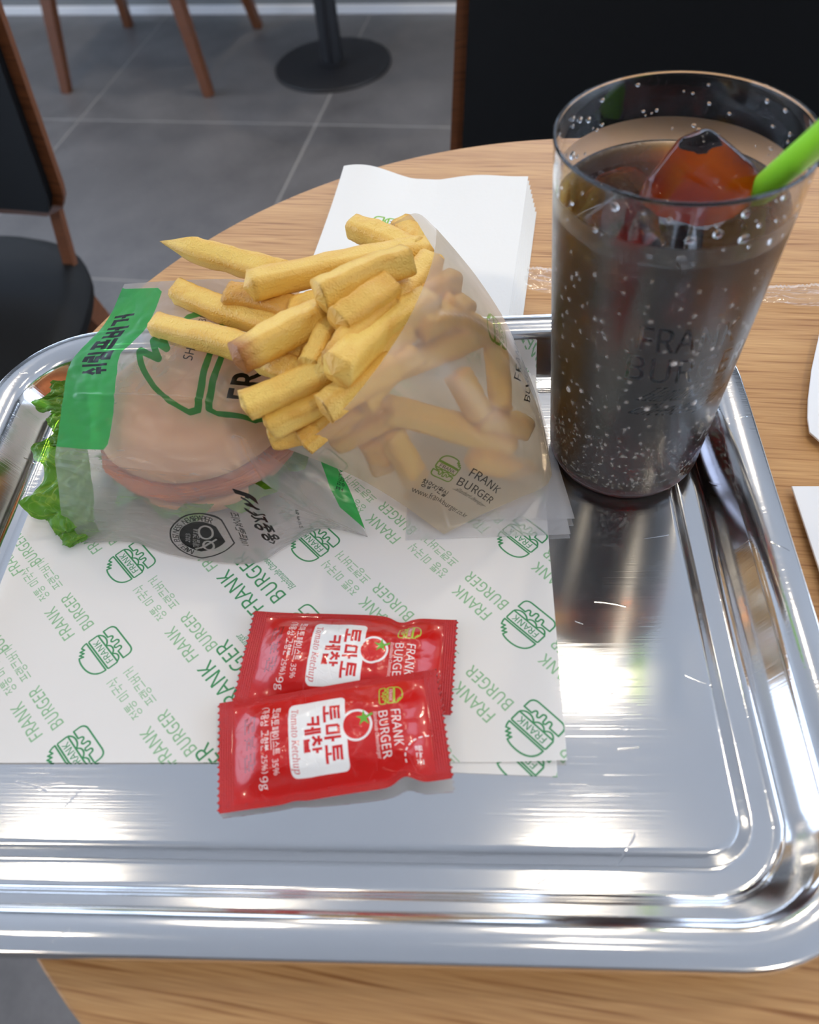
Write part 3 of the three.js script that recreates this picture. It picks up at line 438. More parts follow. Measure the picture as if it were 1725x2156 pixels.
  frond([[112, 915, 0.028], [100, 934, 0.026], [64, 936, 0.026], [66, 958, 0.024], [84, 978, 0.023], [94, 985, 0.022], [82, 1015, 0.02], [58, 1044, 0.016], [46, 1064, 0.013], [62, 1084, 0.011], [92, 1088, 0.01], [106, 1106, 0.009], [118, 1124, 0.008], [136, 1112, 0.009]], [[180, 915, 0.028], [182, 925, 0.028], [184, 940, 0.028], [186, 955, 0.027], [188, 970, 0.026], [190, 985, 0.024], [192, 1000, 0.022], [194, 1015, 0.02], [196, 1030, 0.018], [198, 1045, 0.016], [198, 1060, 0.014], [198, 1075, 0.013], [198, 1090, 0.012], [198, 1100, 0.011]], 'ruffled green lettuce hanging out of the open end');
  frond([[120, 1110, 0.0055], [114, 1122, 0.005], [128, 1134, 0.0045], [134, 1150, 0.004], [152, 1148, 0.0035], [170, 1140, 0.0035]], [[200, 1100, 0.009], [202, 1104, 0.009], [204, 1108, 0.008], [206, 1112, 0.008], [208, 1116, 0.007], [212, 1120, 0.006]], undefined, 0.4);
}

// ---------------------------------------------------------------- the pouch and the fries
const POUCH = V(-0.015, TRAY, -0.255);
const bagR = [[920, 482, 0.078], [962, 530, 0.07], [1008, 588, 0.06], [1062, 672, 0.046], [1102, 760, 0.034], [1132, 840, 0.023], [1152, 930, 0.011], [1163, 1000, 0.004]];
const bagL = [[605, 945, 0.042], [690, 978, 0.029], [770, 1015, 0.017], [850, 1064, 0.008], [900, 1100, 0.0045], [935, 1125, 0.0032]];
const bagB = [[935, 1125, 0.0032], [1010, 1086, 0.0055], [1090, 1050, 0.006], [1150, 1022, 0.0045], [1163, 1000, 0.004]];
const bagFront = patch(
  [[605, 945, 0.042], [650, 925, 0.055], [720, 865, 0.075], [790, 780, 0.09], [850, 690, 0.0965], [895, 595, 0.094], [915, 530, 0.087], [920, 482, 0.078]], bagB, bagL, bagR,
  (s, t) => { const b = Math.sin(Math.PI * s) * Math.sin(Math.PI * Math.min(1, t * 1.02)); return 0.012 * b + 0.0012 * noise(s * 6, t * 6, 3) * b + 0.0004 * noise(s * 20, t * 20, 6) * b + ridge(s, t, 0.64, 0.16, 0.98, 0.98, 0.02, 0.0016) + ridge(s, t, 0.3, 0.2, 0.05, 0.95, 0.02, 0.0013) + ridge(s, t, 0.3, 0.2, 0.42, 0.62, 0.016, 0.001); });
const bagBack = patch(
  [[605, 945, 0.042], [606, 880, 0.05], [640, 760, 0.056], [720, 600, 0.062], [782, 508, 0.07], [838, 464, 0.08], [880, 450, 0.084], [920, 482, 0.078]], bagB, bagL, bagR,
  (s, t) => -0.006 * Math.sin(Math.PI * s) * Math.sin(Math.PI * t) + 0.0008 * noise(s * 9, t * 9, 3) * Math.sin(Math.PI * s));
{
  const g = thing('fries_pouch', 'translucent paper pouch holding the fries, leaning on the burger', 'paper bag', POUCH.clone());
  const P = new Print(bagFront, 1664, 1664, '#f3ead9'), K = '#1d1a17', G2 = '#86b53c';
  P.frame([934, 950], [980, 978], [904, 994], (x) => emblem(x, G2, K, 0.05));
  P.frame([995, 984], [1056, 1028], [984, 1000], (x) => { x.fillStyle = K; fitText(x, 'FRANK', 0, 0, 1, 1); });
  P.frame([968, 1003], [1042, 1050], [958, 1019], (x) => { x.fillStyle = K; fitText(x, 'BURGER', 0, 0, 1, 1); });
  P.frame([956, 1022], [1018, 1060], [952, 1030], (x) => { x.fillStyle = K; fitText(x, 'Handmade Cheeseburger', 0, 0, 1, 0.9, 'serif', 0.2); });
  P.frame([893, 1006], [948, 1036], [884, 1022], (x) => { x.fillStyle = x.strokeStyle = K; x.save(); x.scale(1 / 5.05, 1); hangul(x, '창업지원실', 0, 0, 1, 0.1, 0.95); x.restore(); });
  P.frame([870, 1024], [986, 1084], [866, 1034], (x) => { x.fillStyle = K; fitText(x, 'www.frankburger.co.kr', 0, 0, 1, 0.95); });
  P.frame([1024, 716], [1022, 648], [1066, 742], (x) => emblem(x, G2, K, 0.05));
  P.frame([1080, 800], [1086, 706], [1096, 806], (x) => { x.fillStyle = K; fitText(x, 'FRANK', 0, 0, 1, 1); });
  P.frame([1102, 846], [1108, 742], [1116, 850], (x) => { x.fillStyle = K; fitText(x, 'BURGER', 0, 0, 1, 1); });
  const sheetMat = (o) => mat('oiled greaseproof paper', { roughness: 0.34, transmission: 0.84, thickness: 0, ior: 1.45, bumpMap: crinkle, bumpScale: 0.0006, ...o });
  part('front_sheet', patchGeo(bagFront, 96, 96, POUCH), sheetMat({ map: tex(P.c) }), g, 'near sheet printed with emblem, lettering and web address');
  part('back_sheet', patchGeo(bagBack, 80, 80, POUCH), sheetMat({ color: rgb(236, 230, 222) }), g);
}
const fryBump = noiseTex(256, (x, y) => 128 + 50 * wrapN(x, y, 18) + 60 * wrapN(x, y, 44, 2) + 30 * wrapN(x, y, 100, 4));
const fryMat = mat('fried potato', { color: 0xffffff, vertexColors: true, roughness: 0.5, bumpMap: fryBump, bumpScale: 0.0012, clearcoat: 0.12, clearcoatRoughness: 0.4 });
const fryKinds = new Map();
function fry(a, b, o = {}) {                  // a, b: [px, py, height]
  const { w = 0.0108, h = 0.0104, bend = 0.003, brown = 0.15, tip = 0, pointed = 0, roll = rr(-0.4, 0.4), label = 'golden french fry sticking out of the pouch', group = 'fries sticking out of the pouch' } = o;
  const A = tp(...a), B = tp(...b), dir = B.clone().sub(A), len = dir.length(); dir.normalize();
  const side = V(0, 1, 0).cross(dir).normalize(), up = dir.clone().cross(side).normalize(), mid = A.clone().lerp(B, 0.5), NL = 26, NR = 20, sd = rr(0, 90), bw = rr(-1, 1) * bend;
  const pos = [], uv = [], col = [], idx = [], base = [0.93, 0.64, 0.15], gold = [0.78, 0.38, 0.045], dark = [0.38, 0.13, 0.025], c = [0, 0, 0];
  for (let j = 0; j <= NL; j++) {
    const t = j / NL, e = Math.min(t, 1 - t), endk = e < 0.03 ? Math.sqrt(Math.max(0, 1 - (1 - e / 0.03) ** 2)) * 0.5 + 0.5 : 1, cap = j === 0 || j === NL ? 0 : endk, sharp = pointed ? smooth(t, -0.02, 0.3 * pointed) * 0.92 + 0.08 : 1;
    const sw = 1 + 0.08 * noise(t * 3, sd), P = A.clone().lerp(B, t).addScaledVector(side, bw * Math.sin(Math.PI * t) + 0.0006 * noise(t * 5, sd, 3)).addScaledVector(up, bend * Math.sin(Math.PI * t) * 0.6 + 0.0006 * noise(t * 5, sd, 7));
    for (let i = 0; i <= NR; i++) {
      const q = (i / NR) * Math.PI * 2 + roll, cc = Math.cos(i / NR * Math.PI * 2), ss = Math.sin(i / NR * Math.PI * 2), k = Math.pow(Math.abs(cc) ** 6 + Math.abs(ss) ** 6, -1 / 6);
      const n = 1 + 0.07 * noise(t * 9, cc * 2 + sd, ss * 2) + 0.04 * noise(t * 30, cc * 5 + sd, ss * 5), x = cc * k * w * 0.5 * cap * sharp * sw * n, y = ss * k * h * 0.5 * cap * sharp * sw * n;
      const X = x * Math.cos(roll) - y * Math.sin(roll), Y = x * Math.sin(roll) + y * Math.cos(roll);
      const p = P.clone().addScaledVector(side, X).addScaledVector(up, Y).sub(mid); pos.push(p.x, p.y, p.z); uv.push((i / NR) * 1.2, t * len * 28);
      const edge = smooth(k, 1.08, 1.25), speck = smooth(noise(t * len * 420 + sd, cc * 5, ss * 5), 0.25, 0.6), patchy = smooth(noise(t * 5 + sd, cc * 1.5, ss * 1.5), 0.1, 0.5), ends = (1 - smooth(e, 0, 0.07)) * 0.5, tb = tip ? (1 - smooth(t + 0.06 * noise(cc * 3, ss * 3, sd), 0.04, 0.26)) * tip : 0;
      const g = clamp(0.5 * edge + 0.4 * patchy + ends + brown + 0.3 * speck, 0, 1), db = Math.max(tb, clamp((brown - 0.7) * 1.6 + 0.25 * patchy * (brown > 0.7 ? 1 : 0), 0, 0.6));
      for (let z = 0; z < 3; z++) c[z] = lerp(lerp(base[z], gold[z], g * 0.8), dark[z], db);
      col.push(...c);
    }
  }
  for (let j = 0; j < NL; j++) for (let i = 0; i < NR; i++) { const p = j * (NR + 1) + i, q = p + NR + 1; idx.push(p, q, p + 1, p + 1, q, q + 1); }
  const g = new THREE.BufferGeometry(); g.setAttribute('position', new THREE.Float32BufferAttribute(pos, 3)); g.setAttribute('uv', new THREE.Float32BufferAttribute(uv, 2)); g.setAttribute('color', new THREE.Float32BufferAttribute(col, 3)); g.setIndex(idx); g.computeVertexNormals();
  const nn = g.attributes.normal; for (let j = 0; j <= NL; j++) { const p = j * (NR + 1), q = p + NR; nn.setXYZ(q, nn.getX(p), nn.getY(p), nn.getZ(p)); }
  const m = solo('french_fry', g, fryMat, label, 'french fry', group); m.position.copy(mid); return m;
}
const L1 = 'long pale french fry with a sharp pointed end reaching past the wrapper';
for (const [a, b, o] of [
  [[336, 508, 0.079], [612, 584, 0.075], { pointed: 1, w: 0.0112, bend: -0.003, brown: 0, label: L1 }],
  [[366, 612, 0.068], [610, 694, 0.069], { w: 0.0105, bend: -0.001, brown: 0.05, roll: 0.2, label: 'blunt pale french fry lying on the wrapper above the burger drawing' }],
  [[318, 682, 0.064], [690, 775, 0.067], { w: 0.0112, h: 0.011, brown: 0.05, roll: 0.1, label: 'long blunt french fry lying across the top of the burger drawing' }],
  [[476, 622, 0.0735], [668, 676, 0.072], { brown: 0.85, w: 0.0108, label: 'dark brown edged french fry under the crossing fries' }],
  [[490, 760, 0.083], [716, 642, 0.083], { w: 0.0125, h: 0.012, tip: 0.95, brown: 0.05, bend: 0.001, label: 'thick french fry with a dark toasted tip over the wrapper' }],
  [[512, 606, 0.085], [915, 526, 0.077], { w: 0.0115, h: 0.011, bend: 0.003, brown: 0.08, label: 'long french fry crossing behind the others towards the pouch mouth' }],
  [[664, 630, 0.0945], [868, 545, 0.0945], { w: 0.0124, h: 0.012, bend: 0.002, brown: 0.1, label: 'thick rounded french fry on top of the pile' }],
  [[706, 684, 0.0925], [828, 600, 0.093], { w: 0.0115, brown: 0.5, bend: 0.003, label: 'short golden brown french fry in the middle of the pile' }],
  [[694, 772, 0.087], [818, 630, 0.088], { w: 0.0105, brown: 0.45, tip: 0.35, bend: 0.002 }],
  [[768, 724, 0.086], [914, 545, 0.08], { w: 0.0118, brown: 0.05, bend: -0.002, label: 'straight pale french fry standing at the mouth of the pouch' }],
  [[700, 790, 0.0885], [912, 634, 0.079], { w: 0.0128, h: 0.012, brown: 0, bend: 0.003, label: 'thick pale french fry lying along the edge of the pouch' }],
  [[648, 782, 0.078], [708, 668, 0.08], { w: 0.0088, brown: 0.1 }],
  [[508, 858, 0.072], [715, 765, 0.079], { w: 0.0112, brown: 0.05, bend: -0.003, label: 'pale french fry pointing down over the corner of the wrapper' }],
  [[556, 895, 0.062], [750, 800, 0.072], { w: 0.011, brown: 0.12, bend: -0.002 }],
  [[674, 866, 0.074], [840, 765, 0.079], { w: 0.0118, brown: 0.25, tip: 0.2, bend: 0.001 }],
  [[566, 918, 0.05], [740, 880, 0.056], { w: 0.011, brown: 0.25, bend: -0.002 }],
  [[636, 936, 0.051], [760, 850, 0.062], { w: 0.0095, brown: 0.6 }],
  [[738, 476, 0.079], [885, 532, 0.079], { w: 0.0108, brown: 0.1, bend: 0, label: 'short blunt french fry sticking out over the napkins' }],
  [[848, 474, 0.074], [862, 545, 0.074], { w: 0.0105, brown: 0.2, label: 'french fry end pointing up behind the pile' }],
  [[548, 758, 0.067], [668, 806, 0.068], { w: 0.0112, brown: 0.05 }],
  [[588, 705, 0.069], [702, 742, 0.072], { w: 0.01, brown: 0.3 }],
  [[610, 660, 0.076], [780, 640, 0.08], { w: 0.0105, brown: 0.35 }],
  [[730, 800, 0.076], [860, 690, 0.08], { w: 0.0105, brown: 0.3 }],
  [[640, 850, 0.06], [810, 800, 0.066], { w: 0.0105, brown: 0.4 }],
  [[820, 640, 0.08], [960, 590, 0.07], { w: 0.0105, brown: 0.3 }],
  [[760, 860, 0.066], [880, 740, 0.075], { w: 0.011, brown: 0.2 }],
]) fry(a, b, o);
for (const [a, b, o] of [
  [[790, 792, 0.077], [1020, 700, 0.055], {}], [[880, 690, 0.083], [982, 645, 0.064], {}], [[800, 858, 0.066], [1085, 938, 0.022], { w: 0.0125, brown: 0 }], [[960, 784, 0.048], [1012, 880, 0.036], {}], [[1045, 730, 0.045], [1056, 868, 0.027], { brown: 0.05 }],
  [[815, 900, 0.05], [880, 1015, 0.021], { w: 0.012, brown: 0 }], [[776, 920, 0.042], [806, 985, 0.028], { brown: 0.7 }], [[990, 962, 0.021], [1132, 1000, 0.012], { brown: 0.4, tip: 0 }], [[858, 1045, 0.016], [938, 1098, 0.0115], {}], 
  [[700, 930, 0.05], [830, 870, 0.055], { brown: 0.4 }], [[1000, 880, 0.028], [1110, 900, 0.018], { brown: 0.3 }], [[930, 640, 0.064], [1040, 720, 0.042], { brown: 0.2 }],
]) { const under = ([px, py]) => { const [s, t] = bagFront.find(px, py), q = bagFront(s, t), h = 0.03, n = bagFront(Math.min(1, s + h), t).sub(bagFront(Math.max(0, s - h), t)).cross(bagFront(s, Math.min(1, t + h)).sub(bagFront(s, Math.max(0, t - h)))).normalize(), k = ((o.w ?? 0.0108) * 0.5 + 0.0032) / Math.max(0.5, Math.abs(n.y)); return [px, py, q.y - TRAY - k]; }; fry(under(a), under(b), { bend: 0.0006, ...o, label: 'french fry inside the translucent pouch', group: 'fries inside the pouch' }); }

// ---------------------------------------------------------------- ketchup sachets
const SL = 0.0868, SW = 0.0412;
const [kc, kx] = canvas(1536, 728);
{
  const x = kx, S = 1536 / (SL * 1000);          // canvas pixels per millimetre
  x.fillStyle = '#c8150f'; x.fillRect(0, 0, 1536, 728);
  x.save(); x.scale(S, S);
  x.fillStyle = '#f3f1ee'; x.beginPath(); x.roundRect(29, 6.5, 21.5, 27.5, 2); x.fill();
  const down = (cx, cy, f) => { x.save(); x.translate(cx, cy); x.rotate(Math.PI / 2); f(); x.restore(); };     // lettering runs across the sachet
  x.strokeStyle = x.fillStyle = '#cf1f1f';
  down(48.6, 9.4, () => hangul(x, '토마토', 0, 0, 6.7, 0.15, 1.05)); down(41.4, 12.8, () => hangul(x, '케찹', 0, 0, 6.7, 0.15, 1.05));
  down(31.2, 8.6, () => fitText(x, 'Tomato Ketchup', 0, -1.6, 24, 2.6, 'serif', 0.2));
  // tomato
  x.fillStyle = '#f3f1ee'; x.beginPath(); x.arc(54.3, 18.6, 5.9, 0, 7); x.fill();
  x.fillStyle = '#d8241f'; x.beginPath(); x.arc(54.3, 18.6, 5, 0, 7); x.fill();
  x.fillStyle = '#6db33a'; x.beginPath(); for (let i = 0; i < 10; i++) { const a = (i / 10) * 6.283 - 0.3, r = i % 2 ? 1.1 : 3.2; x[i ? 'lineTo' : 'moveTo'](57.2 + r * Math.cos(a), 16.4 + r * Math.sin(a)); } x.closePath(); x.fill(); x.strokeStyle = '#6db33a'; x.lineWidth = 0.9; x.beginPath(); x.moveTo(57.2, 16.4); x.lineTo(60.6, 15.2); x.stroke();
  // emblem and name
  x.save(); x.translate(72.3, 4.6); x.rotate(Math.PI / 2); x.scale(8.4, 8.4); emblem(x, '#a8c93e', '#f3f1ee', 0.05); x.restore();
  x.fillStyle = '#f6efe9'; down(67.2, 14.6, () => fitText(x, 'FRANK', 0, -3.6, 14, 3.4)); down(63, 14.6, () => fitText(x, 'BURGER', 0, -3.2, 17.5, 3.4)); down(60.6, 14.6, () => fitText(x, 'Handmade Cheeseburger', 0, -1.6, 17, 1.3, 'serif', 0.2));
  x.strokeStyle = x.fillStyle = '#f6e9e4';
  down(25.6, 6.4, () => { const w = hangul(x, '토마토페이스트 35%', 0, 0, 3.1, 0.1, 0.82); x.lineWidth = 0.25; x.beginPath(); x.moveTo(10, 3.3); x.lineTo(16.5, 3.3); x.stroke(); });
  down(21.6, 5.2, () => hangul(x, '(가용성 고형분 25%)', 0, 0, 3.1, 0.1, 0.82));
  down(17.6, 31.4, () => { x.font = '4px sans-serif'; x.fillText('9g', 0, 0); });
  // stamped date in dots
  x.fillStyle = '#2b0d0d'; for (let j = 0; j < 26; j++) for (let i = 0; i < 6; i++) if ((Math.sin(j * 12.9 + i * 78.2) * 43758.5) % 1 > -0.2 && ![8, 9, 16, 17].includes(j)) { x.beginPath(); x.arc(11.6 + i * 0.85, 9 + j * 0.78, 0.26, 0, 7); x.fill(); }
  // tear mark
  x.strokeStyle = '#f6efe9'; x.setLineDash([1.4, 1]); x.lineWidth = 0.5; x.beginPath(); x.arc(79.5, 34, 9, Math.PI * 0.95, Math.PI * 1.55); x.stroke(); x.setLineDash([]);
  x.fillStyle = '#f6efe9'; down(76.8, 28.5, () => hangul(x, '뜯는곳', 0, 0, 2.4, 0.12));
  x.restore();
}
const sachetTex = tex(kc);
const [kbc, kb] = canvas(1024, 486);
{
  const x = kb; x.fillStyle = '#808080'; x.fillRect(0, 0, 1024, 486); const k = 1024 / (SL * 1000);
  for (const [a, b] of [[0, 6.5], [80.3, 86.8]]) for (let q = a + 0.5; q < b; q += 0.9) { x.fillStyle = '#d0d0d0'; x.fillRect(q * k, 0, 0.4 * k, 486); }
  for (const [a, b] of [[0, 2.6], [38.6, 41.2]]) for (let q = a + 0.3; q < b; q += 0.7) { x.fillStyle = '#c4c4c4'; x.fillRect(0, q * k, 1024, 0.3 * k); }
  for (let i = 0; i < 160; i++) { const v = rnd() < 0.5 ? 255 : 0; x.strokeStyle = `rgba(${v},${v},${v},0.22)`; x.lineWidth = rr(1, 5); const px = rr(0, 1024), py = rr(0, 486), a = rr(0, 6.3), l = rr(15, 90); x.beginPath(); x.moveTo(px, py); x.quadraticCurveTo(px + l * 0.5 * Math.cos(a) + rr(-12, 12), py + l * 0.5 * Math.sin(a) + rr(-12, 12), px + l * Math.cos(a), py + l * Math.sin(a)); x.stroke(); }
  for (let i = 0; i < 900; i++) { x.fillStyle = rnd() < 0.5 ? 'rgba(255,255,255,0.35)' : 'rgba(0,0,0,0.35)'; const e = rnd() < 0.5, px = e ? rr(0, 1024) : rnd() < 0.5 ? rr(0, 80) : rr(944, 1024), py = e ? (rnd() < 0.5 ? rr(0, 40) : rr(446, 486)) : rr(0, 486); x.fillRect(px, py, rr(2, 7), rr(2, 7)); }
}
const sachetMat = mat('glossy red printed film', { map: sachetTex, bumpMap: tex(kbc, false), bumpScale: 0.0007, roughness: 0.27, clearcoat: 0.5, clearcoatRoughness: 0.06 });
const foilMat = mat('white sachet back film', { color: rgb(228, 226, 226), roughness: 0.3 });
function sachet(A, B, C, sd, thick, notch, label) {     // A back left, B back right, C front left corners in space
  const ex = B.clone().sub(A).normalize(), ez = C.clone().sub(A); ez.addScaledVector(ex, -ez.dot(ex)).normalize(); const ey = ez.clone().cross(ex).normalize(), mid = A.clone().addScaledVector(ex, SL / 2).addScaledVector(ez, SW / 2);
  const g = thing('ketchup_sachet', label, 'sachet', mid, 0, 'red ketchup sachets on the tray');
  const NU = 96, NV = 64, teeth = 16;
  const f = (s, t, side) => {
    let x = s * SL, z = t * SW; const endD = Math.min(x, SL - x), edgeD = Math.min(z, SW - z);
    if (s === 0 || s === 1) x += (s ? -1 : 1) * 0.0016 * Math.abs(((t * teeth) % 1) * 2 - 1);
    const inn = smooth(endD, 0.006, 0.02) * smooth(edgeD, 0.002, 0.0135), lift = Math.pow(inn, 0.75);
    const wr = Math.abs(noise(s * 7 + sd, t * 4, 1)) * 0.003 + noise(s * 16 + sd, t * 9, 4) * 0.0014 + Math.abs(noise(s * 30, t * 16, sd)) * 0.0012 + noise(s * 55, t * 28, sd) * 0.0003;
    const pinch = notch.reduce((a, [ns, nt, w, amt]) => a + amt * Math.exp(-(((s - ns) / w) ** 2) - (((t - nt) / 0.22) ** 2)), 0);
    z += pinch * (t < 0.5 ? 1 : -1);
    const wave = 0.0007 * Math.sin(s * 9 + sd) * Math.sin(Math.PI * s) * (1 - inn) + 0.0006 * noise(s * 5, t * 3, sd + 9);
    const h = side > 0 ? thick * lift * (0.86 - wr * 80) + wr * 0.3 * inn : -thick * 0.18 * lift - 0.00022;
    return V(0, 0, 0).addScaledVector(ex, x - SL / 2).addScaledVector(ez, z - SW / 2).addScaledVector(ey, h + wave + 0.0004 + Math.abs(pinch) * 0.4);
  };
  part('printed_film', grid(NU, NV, (s, t) => [f(s, t, 1), s, 1 - t]), sachetMat, g, 'red printed face');
  part('back_film', grid(NU, NV, (s, t) => [f(s, t, -1), s, 1 - t]), foilMat, g, 'white underside');
}
sachet(tp(533, 1287, 0.004), tp(962, 1306, 0.004), tp(505, 1478, 0.004), 3.1, 0.0078, [[0.73, 0.0, 0.05, 0.003]], 'ketchup sachet lying flat on the mat, half under the other sachet');
sachet(tp(458, 1482, 0.0065), tp(924, 1408, 0.0115), tp(476, 1716, 0.002), 8.4, 0.0078, [[0.8, 1, 0.05, 0.0028], [0.33, 1, 0.04, 0.0006]], 'ketchup sachet lying on top of the other sachet, past the edge of the mat');

// ---------------------------------------------------------------- the drink
const CUP = V(0.0717, TRAY, -0.2613), CH = 0.154, rOut = (y) => 0.0339 + ((0.0427 - 0.0339) * y) / CH, rIn = (y) => rOut(y) - 0.001, FROST = 0.1377, LEVEL = 0.1295, PH0 = 2.4;
{
  const prof = [[0, 0.0012], [0.026, 0.0012], [0.0285, 0], [0.0312, 0.0003], [0.0326, 0.0016], [rOut(0.004) - 0.0004, 0.0042]];
  for (let k = 0; k <= 30; k++) { const y = 0.006 + ((CH - 0.0075) * k) / 30; prof.push([rOut(y), y]); }
  prof.push([rOut(CH) + 0.0002, CH - 0.0008], [rOut(CH) - 0.0003, CH - 0.0001], [rOut(CH) - 0.0006, CH], [rOut(CH) - 0.0009, CH - 0.0006]);
  const outer = prof.length;
  for (let k = 0; k <= 20; k++) { const y = CH - 0.002 - ((CH - 0.002 - 0.012) * k) / 20; prof.push([rIn(y), y]); }
  prof.push([rIn(0.0085) - 0.0006, 0.0085], [rIn(0.007) - 0.0025, 0.0068], [0.027, 0.0062], [0, 0.0062]);
  const pt = (s, j) => { const a = PH0 + s * Math.PI * 2; return V(prof[j][0] * Math.sin(a), prof[j][1], prof[j][0] * Math.cos(a)); };
  const geo = grid(144, prof.length - 1, (s, t) => { const j = Math.round(t * (prof.length - 1)); return [pt(s, j), s, j < outer ? prof[j][1] / CH : 0.97]; }, true); { const ix = geo.index; for (let q = 0; q < ix.count; q += 3) { const a = ix.getX(q); ix.setX(q, ix.getX(q + 1)); ix.setX(q + 1, a); } const nn = geo.attributes.normal; for (let q = 0; q < nn.count; q++) nn.setXYZ(q, -nn.getX(q), -nn.getY(q), -nn.getZ(q)); }
  // frosted below the clear band, the lettering left clear
  const [c, x] = canvas(2048, 1200);
  x.fillStyle = '#000'; x.fillRect(0, 0, 2048, 1200); x.fillStyle = '#fff'; x.fillRect(0, 1200 * (1 - FROST / CH), 2048, 1200);
  const face = (s, t) => { const a = PH0 + s * Math.PI * 2, y = (1 - t) * CH; return V(CUP.x + rOut(y) * Math.sin(a), CUP.y + y, CUP.z + rOut(y) * Math.cos(a)); };
  const where = (px, py) => { const d = ray(px, py); let best = 1e9, r = [0, 0]; for (let i = 0; i <= 400; i++) { const s = 0.3 + (i / 400) * 0.7; for (let j = 0; j <= 120; j++) { const t = 0.2 + (j / 120) * 0.6, p = face(s, t), n = V(p.x - CUP.x, 0, p.z - CUP.z); if (n.dot(EYE.clone().sub(p)) < 0) continue; const [u, v] = toPixel(p), q = (u - px) ** 2 + (v - py) ** 2; if (q < best) { best = q; r = [s * 2048, t * 1200]; } } } return r; };
  const frame = (o, e, f, draw) => { const O = where(...o), X = where(...e), Y = where(...f); x.save(); x.transform(X[0] - O[0], X[1] - O[1], Y[0] - O[0], Y[1] - O[1], O[0], O[1]); draw(); x.restore(); };
  x.fillStyle = '#101010';
  frame([1342, 684], [1560, 664], [1336, 734], () => fitText(x, 'FRANK', 0, 0, 1, 1)); frame([1316, 742], [1572, 706], [1310, 790], () => fitText(x, 'BURGER', 0, 0, 1, 1));
  frame([1338, 812], [1510, 786], [1334, 842], () => fitText(x, 'Handmade', 0, 0, 1, 1, 'serif', 0.25)); frame([1318, 842], [1512, 814], [1314, 868], () => fitText(x, 'Cheeseburger', 0, 0, 1, 1, 'serif', 0.25));
  const cupMat = mat('clear and frosted tumbler plastic', { color: new THREE.Color().setRGB(0.97, 0.97, 0.97), transmission: 1, thickness: 0.002, ior: 1.49, specularIntensity: 0.75, roughness: 0.28, roughnessMap: tex(c, false), attenuationColor: new THREE.Color().setRGB(0.8, 0.8, 0.84), attenuationDistance: 0.02 });
  const cup = solo('drink_cup', geo, cupMat, 'tall tumbler of iced cola, clear at the rim and frosted below, on the tray', 'cup'); cup.position.copy(CUP);
  // drops on the clear inside of the rim
  const drop = new THREE.InstancedMesh(new THREE.SphereGeometry(1, 10, 8), mat('water drop', { color: 0xffffff, transmission: 1, thickness: 0.001, ior: 1.33, roughness: 0.02 }), 90), mx = new THREE.Matrix4();
  for (let i = 0; i < 90; i++) { const a = rr(0, 6.283), y = rr(0.131, 0.1505), r = rr(0.0003, 0.0009) * (rnd() < 0.15 ? 1.8 : 1), q = new THREE.Quaternion().setFromAxisAngle(V(0, 1, 0), a); mx.compose(V((rIn(y) - 0.0001) * Math.sin(a), y, (rIn(y) - 0.0001) * Math.cos(a)), q, V(r * rr(0.8, 1.5), r, r * 0.55)); drop.setMatrixAt(i, mx); }
  drop.name = 'water_drops'; drop.userData.kind = 'stuff'; shade(drop); cup.add(drop);
}
